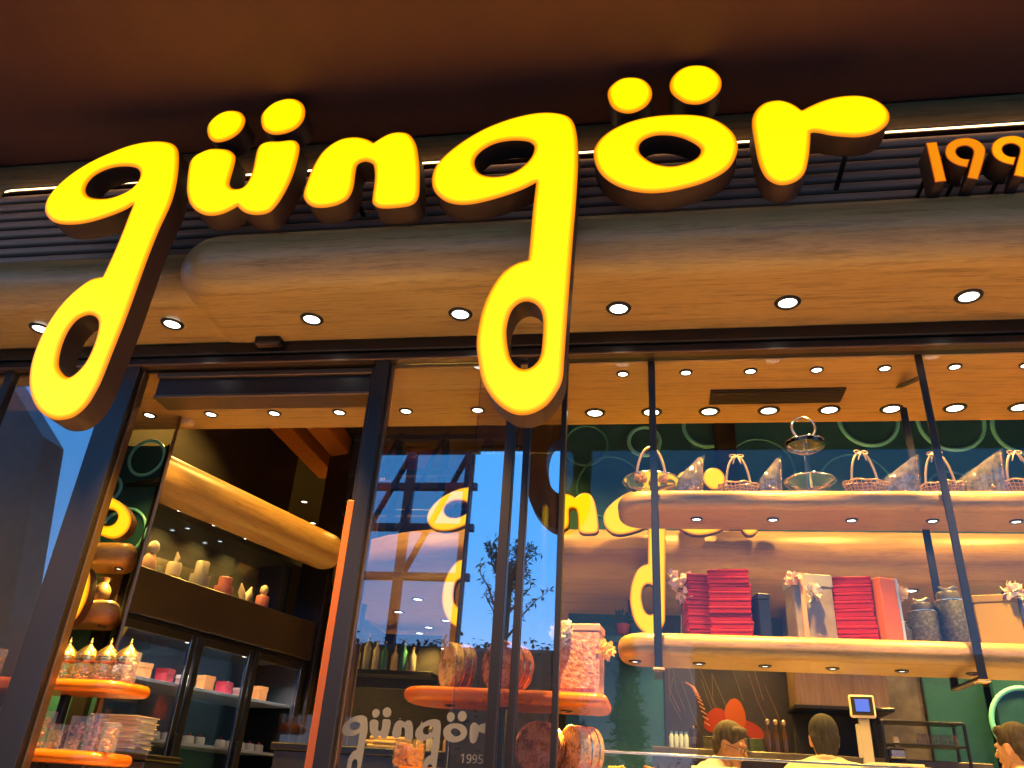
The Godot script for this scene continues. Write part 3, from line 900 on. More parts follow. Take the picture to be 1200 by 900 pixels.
func flower(t: Node3D, at: Vector3, r: float, c: Color, called := "flower"):
	# layered petals, each a bent blade
	var g := G.new()
	for k in 30:
		var dir = Vector3(rng.randfn(), rng.randfn(), rng.randfn() + 0.3).normalized()
		var side = dir.cross(Vector3(rng.randfn(), rng.randfn(), rng.randfn())).normalized()
		var up = dir.cross(side)
		var p0 = at + dir * r * 0.15
		var p1 = at + dir * r * 0.6 + up * r * 0.22
		var p2 = at + dir * r
		var w = r * 0.26
		g.tri(p0, p1 + side * w, p1 - side * w)
		g.tri(p1 - side * w, p1 + side * w, p2 + side * w * 0.4)
		g.tri(p1 - side * w, p2 + side * w * 0.4, p2 - side * w * 0.5)
	var m = mat("petal_" + c.to_html(), c, 0.7)
	m.backlight_enabled = true
	m.backlight = c.darkened(0.3)
	return obj(called, g, m, t)

func rim_ring(parent: Node3D, r: float, y: float, thick: float):
	mat("silver_rim", lin(0.80, 0.74, 0.66), 0.18, 1.0)
	var l = []
	for i in 36:
		var a = TAU * i / 36
		l.append(Vector3(cos(a) * r, y + 0.002 * sin(a * 9), sin(a) * r))
	obj("rim", G.new().tube(l, thick, 6, true), mats["silver_rim"], parent)

func goods_right():
	var film = mat("film", Color(1, 1, 1, 0.06), 0.08)
	film.transparency = BaseMaterial3D.TRANSPARENCY_ALPHA
	var Y := 2.8805
	var b = thing("glass_bowl", "footed cut glass bowl with arched handle at the left end of the upper shelf", "bowl", Vector3(0.02, Y, -0.25))
	var cut = coated("cut_glass", 1.5)
	textured("cut_frost", blend_tex(128, [lin(0.12, 0.08, 0.06), lin(0.30, 0.22, 0.17), lin(0.6, 0.5, 0.42)], [0.05, 0.16], 51, 2.0), Vector3(6, 6, 6), 0.15)
	mats["cut_frost"].albedo_color = Color(1, 1, 1, 0.5)
	mats["cut_frost"].transparency = BaseMaterial3D.TRANSPARENCY_ALPHA
	obj("dish", G.new().lathe([Vector2(0.0, 0.035), Vector2(0.05, 0.04), Vector2(0.11, 0.062), Vector2(0.142, 0.098), Vector2(0.136, 0.1), Vector2(0.10, 0.072), Vector2(0.0, 0.048)], 28), cut, b)
	rim_ring(b, 0.140, 0.0995, 0.004)
	obj("foot", G.new().lathe([Vector2(0.0, 0.0), Vector2(0.05, 0.002), Vector2(0.045, 0.012), Vector2(0.014, 0.024), Vector2(0.016, 0.038)], 20), cut, b)
	obj("handle", G.new().tube(arc(Vector3(0, 0.075, 0), 0.075, 0.21, 0.15, PI - 0.15, 22), 0.007, 7), mat("gilt_wire", lin(0.85, 0.58, 0.26), 0.28, 0.85), b)
	var br := G.new()
	for i in 20:
		br.ball(Vector3((rng.randf() - 0.5) * 0.16, 0.09 + rng.randf() * 0.03, (rng.randf() - 0.5) * 0.1), Vector3.ONE * (0.010 + 0.006 * rng.randf()), 8, 5)
	obj("sweets", br, mat("amber_sweet", lin(0.62, 0.30, 0.10), 0.25), b)
	wrapped_tray(Vector3(0.215, Y, -0.24), 0.13, 0.24, 0.35, -0.42, "pale film wrapped tray leaning beside the glass bowl", lin(0.48, 0.32, 0.16))
	basket(Vector3(0.445, Y, -0.26), 0.19, 0.075, 0.185, "gilt basket with curled handle between two leaning trays")
	wrapped_tray(Vector3(0.60, Y, -0.24), 0.11, 0.23, 0.3, -0.55, "clear film wrapped tray leaning left of the tiered stand", lin(0.50, 0.36, 0.20))
	# two tiered stand
	var s = thing("tiered_stand", "two tiered clear glass stand with a ring handle on top", "cake stand", Vector3(0.785, Y, -0.27))
	obj("lower_plate", G.new().lathe([Vector2(0.0, 0.055), Vector2(0.06, 0.06), Vector2(0.118, 0.10), Vector2(0.122, 0.105), Vector2(0.116, 0.108), Vector2(0.055, 0.07), Vector2(0.0, 0.066)], 32), cut, s)
	rim_ring(s, 0.120, 0.107, 0.0035)
	rim_ring(s, 0.094, 0.311, 0.0035)
	obj("upper_plate", G.new().lathe([Vector2(0.0, 0.262), Vector2(0.05, 0.266), Vector2(0.094, 0.292), Vector2(0.097, 0.31), Vector2(0.090, 0.31), Vector2(0.045, 0.275), Vector2(0.0, 0.272)], 32), cut, s)
	obj("stem", G.new().lathe([Vector2(0.0, 0.0), Vector2(0.055, 0.002), Vector2(0.05, 0.012), Vector2(0.012, 0.03), Vector2(0.010, 0.055), Vector2(0.016, 0.09), Vector2(0.008, 0.14), Vector2(0.014, 0.18), Vector2(0.009, 0.262), Vector2(0.012, 0.30), Vector2(0.008, 0.335), Vector2(0.0, 0.337)], 16), cut, s)
	var ring = []
	for i in 32:
		var a = TAU * i / 32
		ring.append(Vector3(0.056 * cos(a), 0.395 + 0.060 * sin(a), 0))
	obj("ring_handle", G.new().tube(ring, 0.006, 8, true), mats["silver_rim"], s)
	basket(Vector3(1.035, Y, -0.25), 0.21, 0.08, 0.195, "gilt basket with tied handle right of the tiered stand", 0.2)
	wrapped_tray(Vector3(1.185, Y, -0.22), 0.17, 0.21, -0.3, -0.5, "peach film wrapped tray leaning against the right basket", lin(0.55, 0.26, 0.10))
	basket(Vector3(1.375, Y, -0.26), 0.20, 0.075, 0.195, "gilt basket behind the right steel bracket", -0.3)
	wrapped_tray(Vector3(1.54, Y, -0.24), 0.22, 0.23, -0.5, -0.38, "gold foil tray leaning right of the steel bracket", lin(0.60, 0.38, 0.12))
	basket(Vector3(1.72, Y, -0.24), 0.19, 0.08, 0.185, "gilt basket cut by the right edge of the view", 0.1)

	# lower shelf
	Y = 2.2155
	var red = textured("red_card", blend_tex(128, [lin(0.27, 0.005, 0.005), lin(0.34, 0.008, 0.008)], [0.03, 0.12], 61, 1.5), Vector3(3, 3, 3), 0.5)
	var crimson = mat("crimson_card", lin(0.26, 0.007, 0.016), 0.6)
	red.metallic_specular = 0.25
	crimson.metallic_specular = 0.25
	var proto: Node3D
	var stacks = [[0.218, -0.27, 0.118, 0.16, 8, 0.12, "crimson", "left"], [0.368, -0.25, 0.185, 0.20, 9, -0.10, "red", "middle"], [0.905, -0.30, 0.19, 0.20, 8, -0.22, "red", "right"]]
	for q in stacks:
		for i in q[4]:
			var hh = [0.036, 0.0335, 0.0365][stacks.find(q)]
			var lab = "%s flat gift box, %s from the bottom of the %s red stack" % [q[6], ORD[i], q[7]]
			var t = thing("gift_box", lab, "gift box", Vector3(q[0] + 0.003 * rng.randfn(), Y + i * hh, q[1] + 0.002 * rng.randfn()), q[5] + 0.012 * rng.randfn(), "flat red gift boxes in three stacks")
			var key = "box%s" % q[0]
			if not mats.has(key):
				mats[key] = G.new().box(Vector3(0, hh * 0.32, 0), Vector3(q[2] - 0.004, hh * 0.62, q[3] - 0.004), 0.002).done()
				mats[key + "lid"] = G.new().box(Vector3(0, hh * 0.79, 0), Vector3(q[2], hh * 0.38, q[3]), 0.003).done()
			obj("tray", mats[key], crimson if q[6] == "crimson" else red, t)
			obj("lid", mats[key + "lid"], crimson if q[6] == "crimson" else red, t)
	var fl = thing("paper_flower", "pale paper flower spray left of the crimson box stack", "paper flower", Vector3(0.140, Y, -0.22))
	obj("stem", G.new().tube([Vector3(0, 0, 0), Vector3(0.005, 0.12, 0), Vector3(0, 0.25, 0)], 0.004, 6), mat("stem_green", lin(0.10, 0.12, 0.05), 0.6), fl)
	flower(fl, Vector3(0.0, 0.27, 0), 0.062, lin(0.75, 0.55, 0.45))
	flower(fl, Vector3(0.02, 0.19, 0.01), 0.045, lin(0.72, 0.52, 0.42))
	var bk = thing("narrow_case", "tall black narrow case right of the middle red stack", "case", Vector3(0.50, Y, -0.27), 0.2)
	obj("body", G.new().box(Vector3(0, 0.09, 0), Vector3(0.055, 0.18, 0.12), 0.004), mats["black_metal"], bk)
	obj("lid", G.new().box(Vector3(0, 0.195, 0), Vector3(0.060, 0.026, 0.126), 0.004), mats["black_metal"], bk)
	var gb = thing("flower_gift_box", "tall pale gold gift box with flowers on its front", "gift box", Vector3(0.715, Y, -0.25), 0.18)
	var pale = textured("pale_gold_card", blend_tex(128, [lin(0.20, 0.155, 0.09), lin(0.27, 0.215, 0.14)], [0.02, 0.1], 62, 1.5), Vector3(3, 3, 3), 0.35)
	obj("body", G.new().box(Vector3(0, 0.118, 0), Vector3(0.175, 0.236, 0.13), 0.004), pale, gb)
	obj("lid", G.new().box(Vector3(0, 0.265, 0), Vector3(0.183, 0.058, 0.138), 0.004), mat("pale_grey_card", lin(0.26, 0.24, 0.21), 0.4), gb)
	obj("ribbon", G.new().box(Vector3(-0.05, 0.147, 0.068), Vector3(0.022, 0.294, 0.008), 0.002), mat("satin_orange", lin(0.62, 0.26, 0.10), 0.3), gb)
	flower(gb, Vector3(-0.010, 0.205, 0.085), 0.045, lin(0.62, 0.55, 0.48))
	flower(gb, Vector3(-0.088, 0.262, 0.07), 0.042, lin(0.72, 0.42, 0.33))
	var ob = thing("flower_gift_box", "tall orange gift box with silver side and cream flower", "gift box", Vector3(1.022, Y, -0.22), 0.45)
	obj("body", G.new().box(Vector3(0, 0.14, 0), Vector3(0.085, 0.28, 0.10), 0.004), mat("orange_card", lin(0.50, 0.095, 0.008), 0.45), ob)
	obj("silver_side", G.new().box(Vector3(0.049, 0.14, 0), Vector3(0.014, 0.284, 0.104), 0.003), mat("silver_card", lin(0.42, 0.44, 0.46), 0.3, 0.3), ob)
	flower(ob, Vector3(0.075, 0.225, 0.03), 0.045, lin(0.75, 0.60, 0.40))
	var pot_m = textured("speckled_grey", blend_tex(128, [lin(0.014, 0.014, 0.016), lin(0.038, 0.038, 0.042), lin(0.12, 0.12, 0.125)], [0.06, 0.2], 63, 2.4), Vector3(7, 7, 7), 0.55)
	for p in [[1.103, 0.036, 0.075, "smallest of the three dark speckled lidded jars"], [1.195, 0.066, 0.150, "middle sized of the three dark speckled lidded jars"], [1.315, 0.071, 0.200, "tallest of the three dark speckled lidded jars"]]:
		var t = thing("lidded_jar", p[3], "jar", Vector3(p[0], Y, -0.26), 0, "dark speckled jars on the lower shelf")
		var r: float = p[1]
		var h: float = p[2]
		obj("body", G.new().lathe([Vector2(0, 0), Vector2(r * 0.97, 0.0), Vector2(r, 0.006), Vector2(r, h - 0.006), Vector2(r * 0.96, h), Vector2(0, h)], 28), pot_m, t)
		obj("gilt_band", G.new().lathe([Vector2(r * 1.01, h * 0.97), Vector2(r * 1.015, h * 0.985), Vector2(r * 1.01, h)], 28), mats["brass"], t)
		obj("lid", G.new().lathe([Vector2(0, h), Vector2(r * 0.72, h + 0.001), Vector2(r * 0.72, h + r * 0.45), Vector2(r * 0.66, h + r * 0.55), Vector2(0, h + r * 0.6)], 28), mat("dark_lid", lin(0.07, 0.06, 0.055), 0.4), t)
		var k := G.new()
		var top = h + r * 0.6
		k.tube([Vector3(-r * 0.5, top + r * 0.32, 0), Vector3(-r * 0.2, top + r * 0.10, 0), Vector3(r * 0.15, top + r * 0.12, 0), Vector3(r * 0.42, top + r * 0.34, 0), Vector3(r * 0.62, top + r * 0.30, 0)], [r * 0.04, r * 0.14, r * 0.17, r * 0.10, r * 0.03], 8)
		obj("bird_knob", k, mat("knob_silver", lin(0.35, 0.33, 0.30), 0.3, 0.7), t)
	var yb = thing("flower_gift_box", "yellow gift box with navy side right of the bracket", "gift box", Vector3(1.50, Y, -0.26), -0.32)
	obj("body", G.new().box(Vector3(0, 0.095, 0), Vector3(0.17, 0.19, 0.12), 0.004), mat("yellow_card", lin(0.32, 0.19, 0.008), 0.45), yb)
	obj("lid", G.new().box(Vector3(0, 0.206, 0), Vector3(0.176, 0.034, 0.126), 0.004), mat("ochre_card", lin(0.24, 0.14, 0.010), 0.45), yb)
	obj("navy_side", G.new().box(Vector3(0.092, 0.11, 0), Vector3(0.016, 0.222, 0.13), 0.003), mat("navy_card", lin(0.02, 0.03, 0.09), 0.35), yb)
	flower(yb, Vector3(0.075, 0.235, 0.05), 0.05, lin(0.75, 0.62, 0.50))
	var fl2 = thing("paper_flower", "pink paper flower right of the yellow gift box", "paper flower", Vector3(1.64, Y, -0.20))
	obj("stem", G.new().tube([Vector3(0, 0, 0), Vector3(0.005, 0.1, 0), Vector3(0, 0.16, 0)], 0.004, 6), mats["stem_green"], fl2)
	flower(fl2, Vector3(0.0, 0.17, 0), 0.06, lin(0.70, 0.36, 0.30))

func tin(at: Vector3, r: float, d: float, turn: float, label: String, c: Color, cover: Color):
	# a round gift drum stood on its rim
	var t = thing("round_tin", label, "round tin", at, turn, "round gift tins stood on edge")
	var g := G.new()
	g.xf = Transform3D(Basis(Vector3.RIGHT, PI / 2), Vector3(0, r, 0))
	g.lathe([Vector2(0, -d / 2), Vector2(r * 0.96, -d / 2), Vector2(r * 0.985, -d * 0.46), Vector2(r * 0.985, d * 0.1)], 36)
	obj("drum", g, textured("tin_" + c.to_html(), blend_tex(128, [c.darkened(0.35), c, c.lightened(0.2)], [0.03, 0.12], 71, 2.0), Vector3(4, 4, 4), 0.25), t)
	var l := G.new()
	l.xf = g.xf
	l.lathe([Vector2(r * 0.985, d * 0.1), Vector2(r, d * 0.12), Vector2(r, d * 0.47), Vector2(r * 0.96, d / 2), Vector2(r * 0.8, d / 2), Vector2(r * 0.76, d * 0.47), Vector2(0, d * 0.47)], 36)
	obj("lid", l, textured("tincover_" + cover.to_html(), blend_tex(128, [cover.darkened(0.4), cover, cover.lightened(0.25)], [0.02, 0.09], 72, 2.2), Vector3(5, 5, 5), 0.22), t)
	for k in 2:
		var b := G.new()
		b.xf = g.xf
		var y = [-d * 0.3, d * 0.02][k]
		b.lathe([Vector2(r * 0.99, y - 0.004), Vector2(r * 1.008, y), Vector2(r * 0.99, y + 0.004)], 36)
		obj("gilt_band", b, mats["brass"], t)
	return t

func goods_middle():
	var t = thing("orange_shelf", "glossy orange shelf behind the sidelight and blue panes", "shelf", Vector3(0, 0, 0), 0, "glossy orange shelves")
	obj("shelf_board", G.new().slab(rounded([Vector3(-1.13, -0.10, 0.16), Vector2(-0.185, -0.10), Vector2(-0.185, -0.50), Vector3(-1.13, -0.50, 0.16)], 0.06, 9), 1.895, 1.955, 0.029, 10), mats["orange_acrylic"], t)
	obj("shelf_post", G.new().box(Vector3(-0.68, 1.12, -0.30), Vector3(0.05, 1.55, 0.05), 0.004), mats["black_metal"], t)
	for i in 3:
		downlight(Vector3(-0.92 + i * 0.27, 1.895, -0.3), 0.028, "small downlight under the middle orange shelf, %s from the left" % ORD[i], "downlights under the middle orange shelf", SHELF_LAMP * 2.5, 60, mats["ring_dark"], mats["lens_warm"])
	var Y := 1.956
	tin(Vector3(-0.895, Y, -0.27), 0.105, 0.11, -0.95, "purple and gold round tin at the left of the orange shelf", lin(0.20, 0.09, 0.17), lin(0.60, 0.40, 0.20))
	tin(Vector3(-0.655, Y, -0.27), 0.112, 0.13, -0.60, "larger wine red round tin in the middle of the orange shelf", lin(0.32, 0.08, 0.12), lin(0.55, 0.20, 0.14))
	var bt := thing("slim_bottle", "slim dark bottle group between the two upright tins", "bottle", Vector3(-0.775, Y, -0.36))
	obj("glass", G.new().lathe([Vector2(0, 0), Vector2(0.028, 0), Vector2(0.03, 0.01), Vector2(0.03, 0.10), Vector2(0.012, 0.13), Vector2(0.012, 0.155), Vector2(0, 0.155)], 16), mat("violet_glass", lin(0.06, 0.06, 0.12), 0.1), bt)
	obj("cap", G.new().lathe([Vector2(0, 0.155), Vector2(0.014, 0.155), Vector2(0.014, 0.175), Vector2(0, 0.176)], 16), mats["brass"], bt)
	var p = thing("flower_gift_box", "pink embossed gift box with white and yellow flowers on the orange shelf", "gift box", Vector3(-0.318, Y, -0.25), -0.12)
	textured("pink_foil", blend_tex(128, [lin(0.42, 0.16, 0.12), lin(0.58, 0.26, 0.20), lin(0.72, 0.40, 0.32)], [0.04, 0.16], 75, 2.2), Vector3(5, 5, 5), 0.28)
	mats["pink_foil"].heightmap_enabled = true
	mats["pink_foil"].heightmap_texture = ImageTexture.create_from_image(noise_pic(128, 0.06, 2, 76))
	mats["pink_foil"].heightmap_scale = 0.3
	obj("body", G.new().box(Vector3(0, 0.135, 0), Vector3(0.20, 0.27, 0.13), 0.004), mats["pink_foil"], p)
	obj("panel", G.new().box(Vector3(0, 0.125, 0.0665), Vector3(0.165, 0.21, 0.005), 0.002), mats["pink_foil"], p)
	obj("lid", G.new().box(Vector3(0, 0.287, 0), Vector3(0.206, 0.032, 0.136), 0.004), mat("pink_card", lin(0.55, 0.30, 0.26), 0.4), p)
	flower(p, Vector3(-0.075, 0.27, 0.08), 0.062, lin(0.66, 0.60, 0.56))
	flower(p, Vector3(-0.07, 0.225, 0.09), 0.045, lin(0.50, 0.50, 0.55))
	flower(p, Vector3(0.115, 0.19, 0.03), 0.055, lin(0.80, 0.48, 0.14))
	# second shelf below and the two copper drums on it
	var t2 = thing("orange_shelf", "lower glossy orange shelf under the two copper drums", "shelf", Vector3.ZERO, 0, "glossy orange shelves")
	obj("shelf_board", G.new().slab(rounded([Vector3(-1.13, -0.10, 0.16), Vector2(-0.185, -0.10), Vector2(-0.185, -0.50), Vector3(-1.13, -0.50, 0.16)], 0.06, 9), 1.565, 1.625, 0.029, 10), mats["orange_acrylic"], t2)
	tin(Vector3(-0.487, 1.626, -0.29), 0.108, 0.10, -0.25, "copper round tin facing the street below the orange shelf", lin(0.75, 0.34, 0.10), lin(0.55, 0.24, 0.09))
	tin(Vector3(-0.312, 1.626, -0.29), 0.104, 0.12, -0.95, "golden round tin turned sideways below the orange shelf", lin(0.80, 0.42, 0.12), lin(0.80, 0.48, 0.18))
	# dark board added so the sky reflection shows in the blue panes
	var d = thing("added_dark_backing", "added dark backing board that lets the blue panes mirror the sky", "partition", Vector3(-0.845, 0.35, -1.22))
	obj("panel", G.new().box(Vector3(0, 1.59, 0), Vector3(0.58, 3.19, 0.08), 0.005), mats["dark_panel"], d)
	obj("edge_trim", G.new().box(Vector3(0.297, 1.59, 0), Vector3(0.012, 3.19, 0.09), 0.003), mats["bronze"], d)

func goods_left():
	for k in 2:
		var y = [1.865, 1.552][k]
		var t = thing("orange_shelf", ["upper glossy orange shelf with domed jars left of the doorway", "lower glossy orange shelf with clear packs left of the doorway"][k], "shelf", Vector3(-2.87, y, -0.30), -0.10 if k == 0 else 0.0, "glossy orange shelves")
		obj("shelf_board", G.new().slab(rounded([Vector2(-0.75, 0.16), Vector3(0.395 - 0.02 * k, 0.16, 0.12), Vector3(0.395 - 0.02 * k, -0.16, 0.12), Vector2(-0.75, -0.16)], 0.06, 9), 0, 0.055, 0.026, 10), mats["orange_acrylic"], t)
		obj("shelf_post", G.new().box(Vector3(-0.1, -0.15 if k == 0 else -0.6, -0.08), Vector3(0.04, 0.30 if k == 0 else 1.2, 0.04), 0.003), mats["black_metal"], t)
	var Y := 1.921
	pane_mat("jar_glass", 0.10, Color(1, 0.95, 0.85))
	var brass_dome = mat("dome_brass", lin(0.85, 0.62, 0.28), 0.25, 0.95)
	for i in 5:
		var x = [-2.975, -2.845, -2.725, -2.605, -3.19][i]
		var lab = ["behind the left door post", "second visible right of the left door post", "third visible right of the left door post", "rightmost on its orange shelf", "left of the door post behind the left pane"][i]
		var dy = -(x + 2.87) * 0.0
		var t = thing("domed_jar", "sweet jar with pointed brass dome lid, " + lab, "jar", Vector3(x + 0.02, Y + dy, -0.28 + (x + 2.87) * 0.10), 0, "domed jars on the orange shelf")
		obj("glass_body", G.new().lathe([Vector2(0, 0), Vector2(0.052, 0), Vector2(0.056, 0.008), Vector2(0.056, 0.09), Vector2(0.05, 0.10)], 24), mats["jar_glass"], t)
		var sw := G.new()
		for k in 70:
			var a = rng.randf() * TAU
			var q = 0.030 + 0.013 * rng.randf()
			sw.ball(Vector3(cos(a) * q, 0.010 + rng.randf() * 0.066, sin(a) * q), Vector3(0.009, 0.006, 0.009), 6, 4)
		obj("sweets", sw, mat(["pistachio_sweet", "caramel_sweet", "rose_sweet", "nut_sweet", "caramel_sweet"][i], [lin(0.35, 0.24, 0.10), lin(0.45, 0.22, 0.08), lin(0.50, 0.26, 0.18), lin(0.42, 0.25, 0.06), lin(0.45, 0.22, 0.08)][i], 0.4), t)
		obj("dome_lid", G.new().lathe([Vector2(0.057, 0.092), Vector2(0.060, 0.097), Vector2(0.060, 0.110), Vector2(0.056, 0.113), Vector2(0.056, 0.119), Vector2(0.059, 0.122), Vector2(0.054, 0.134), Vector2(0.040, 0.152), Vector2(0.022, 0.168), Vector2(0.010, 0.180), Vector2(0.005, 0.186), Vector2(0.009, 0.193), Vector2(0.005, 0.200), Vector2(0.002, 0.214), Vector2(0, 0.216)], 24), brass_dome, t)
	pane_mat("pack_film", 0.14, Color(1, 0.95, 0.9))
	var packs = [[-2.515, Y, 0.045, 0.14, lin(0.62, 0.36, 0.30), "tall pink pack at the right end of the jar shelf"], [-3.07, Y, 0.11, 0.18, lin(0.60, 0.32, 0.24), "clear pack of pink sweets left of the door post"], [-3.28, Y, 0.10, 0.13, lin(0.50, 0.20, 0.13), "clear pack of red sweets at the far left"],
		[-2.895, 1.608, 0.085, 0.165, lin(0.60, 0.27, 0.15), "tall clear pack of orange sweets, left on the lower shelf"], [-2.80, 1.608, 0.075, 0.11, lin(0.36, 0.15, 0.07), "short clear pack of brown sweets on the lower shelf"], [-2.70, 1.608, 0.08, 0.15, lin(0.58, 0.26, 0.17), "tall clear pack of pink sweets, middle of the lower shelf"], [-2.615, 1.608, 0.07, 0.165, lin(0.62, 0.30, 0.20), "tallest clear pack, right of the middle of the lower shelf"], [-2.53, 1.608, 0.055, 0.13, lin(0.60, 0.20, 0.09), "narrow orange pack at the right end of the lower shelf"], [-3.10, 1.608, 0.10, 0.15, lin(0.42, 0.22, 0.17), "clear pack on the lower shelf behind the door post"]]
	for p in packs:
		var t = thing("sweet_pack", p[5], "pack", Vector3(p[0], p[1], -0.20), -0.35 + 0.3 * rng.randf(), "clear packs of sweets")
		obj("clear_box", G.new().box(Vector3(0, p[3] / 2, 0), Vector3(p[2], p[3], 0.055), 0.003), mats["pack_film"], t)
		var sw := G.new()
		var n = int(p[3] * 260)
		for k in n:
			sw.ball(Vector3((rng.randf() - 0.5) * (p[2] - 0.022), 0.012 + rng.randf() * (p[3] * 0.86 - 0.02), (rng.randf() - 0.5) * 0.032), Vector3(0.011, 0.009, 0.010), 6, 4)
		obj("sweets", sw, mat("sweet_" + p[4].to_html(), p[4], 0.45), t)
	# grey panels added as a dark backing for the panes, then the left display
	var pier = thing("added_clad_backing", "added grey clad backing inside that darkens the leftmost panes", "pier")
	for i in 3:
		var x0: float = -6.6 + i * 1.1
		obj("cladding_panel", G.new().box(Vector3(x0 + 0.546, 1.95, -0.56), Vector3(1.092, 3.2, 0.12), 0.004), mats["grey_cladding"], pier)
	var lw = thing("left_display_wall", "green wall with teal rings left of the doorway inside", "display wall", Vector3(-3.0, 0.35, -0.98))
	obj("wall_board", G.new().box(Vector3(-1.84, 1.58, 0), Vector3(3.32, 3.16, 0.04), 0.003), mats["green_wall"], lw)
	obj("edge_trim", G.new().box(Vector3(-0.172, 1.58, 0.005), Vector3(0.014, 3.17, 0.06), 0.003), mats["bronze"], lw)
	for q in [[-3.31, 3.42, 0.125], [-3.52, 3.20, 0.085], [-3.33, 2.90, 0.16], [-3.95, 3.2, 0.14]]:
		ring_relief(lw, Vector3(q[0] + 3.0, q[1] - 0.35, 0.024), q[2], "ring_teal", 0.011)
	for k in 2:
		var y = [2.62, 2.28][k]
		var t = thing("wooden_shelf", ["upper wooden shelf on the green wall left of the doorway", "lower wooden shelf on the green wall left of the doorway"][k], "shelf", Vector3(-3.25, y, -0.78), 0, "wooden shelves left of the doorway")
		obj("shelf_board", G.new().slab(rounded([Vector2(-1.2, 0.17), Vector3(0.30, 0.17, 0.07), Vector2(0.09, -0.17), Vector2(-1.2, -0.17)], 0.07, 8), 0, 0.13, 0.06, 10), mats["shelf_wood"], t)
		for i in 3:
			downlight(Vector3(-3.62 + i * 0.24, y, -0.76), 0.026, "small downlight under the %s left wooden shelf, %s from the left" % [["upper", "lower"][k], ORD[i]], "downlights under the left wooden shelves", SHELF_LAMP * 3.0, 60, mats["ring_dark"], mats["lens_warm"])
	var v = thing("clay_vase", "small dark vase on the lower left wooden shelf", "vase", Vector3(-3.22, 2.411, -0.78))
	obj("body", G.new().lathe([Vector2(0, 0), Vector2(0.03, 0), Vector2(0.05, 0.05), Vector2(0.048, 0.09), Vector2(0.022, 0.125), Vector2(0.030, 0.15), Vector2(0.024, 0.15), Vector2(0, 0.11)], 20), mat("vase_clay", lin(0.10, 0.06, 0.03), 0.4), v)
	obj("lip", G.new().lathe([Vector2(0.028, 0.146), Vector2(0.034, 0.152), Vector2(0.028, 0.156)], 20), mats["vase_clay"], v)

func ring_relief(parent: Node3D, c: Vector3, r: float, m: String, thick: float):
	var l = []
	for i in 40:
		var a = TAU * i / 40
		l.append(c + Vector3(cos(a) * r, sin(a) * r, 0))
	obj("ring", G.new().tube(l, thick, 7, true), mats[m], parent)
	return parent

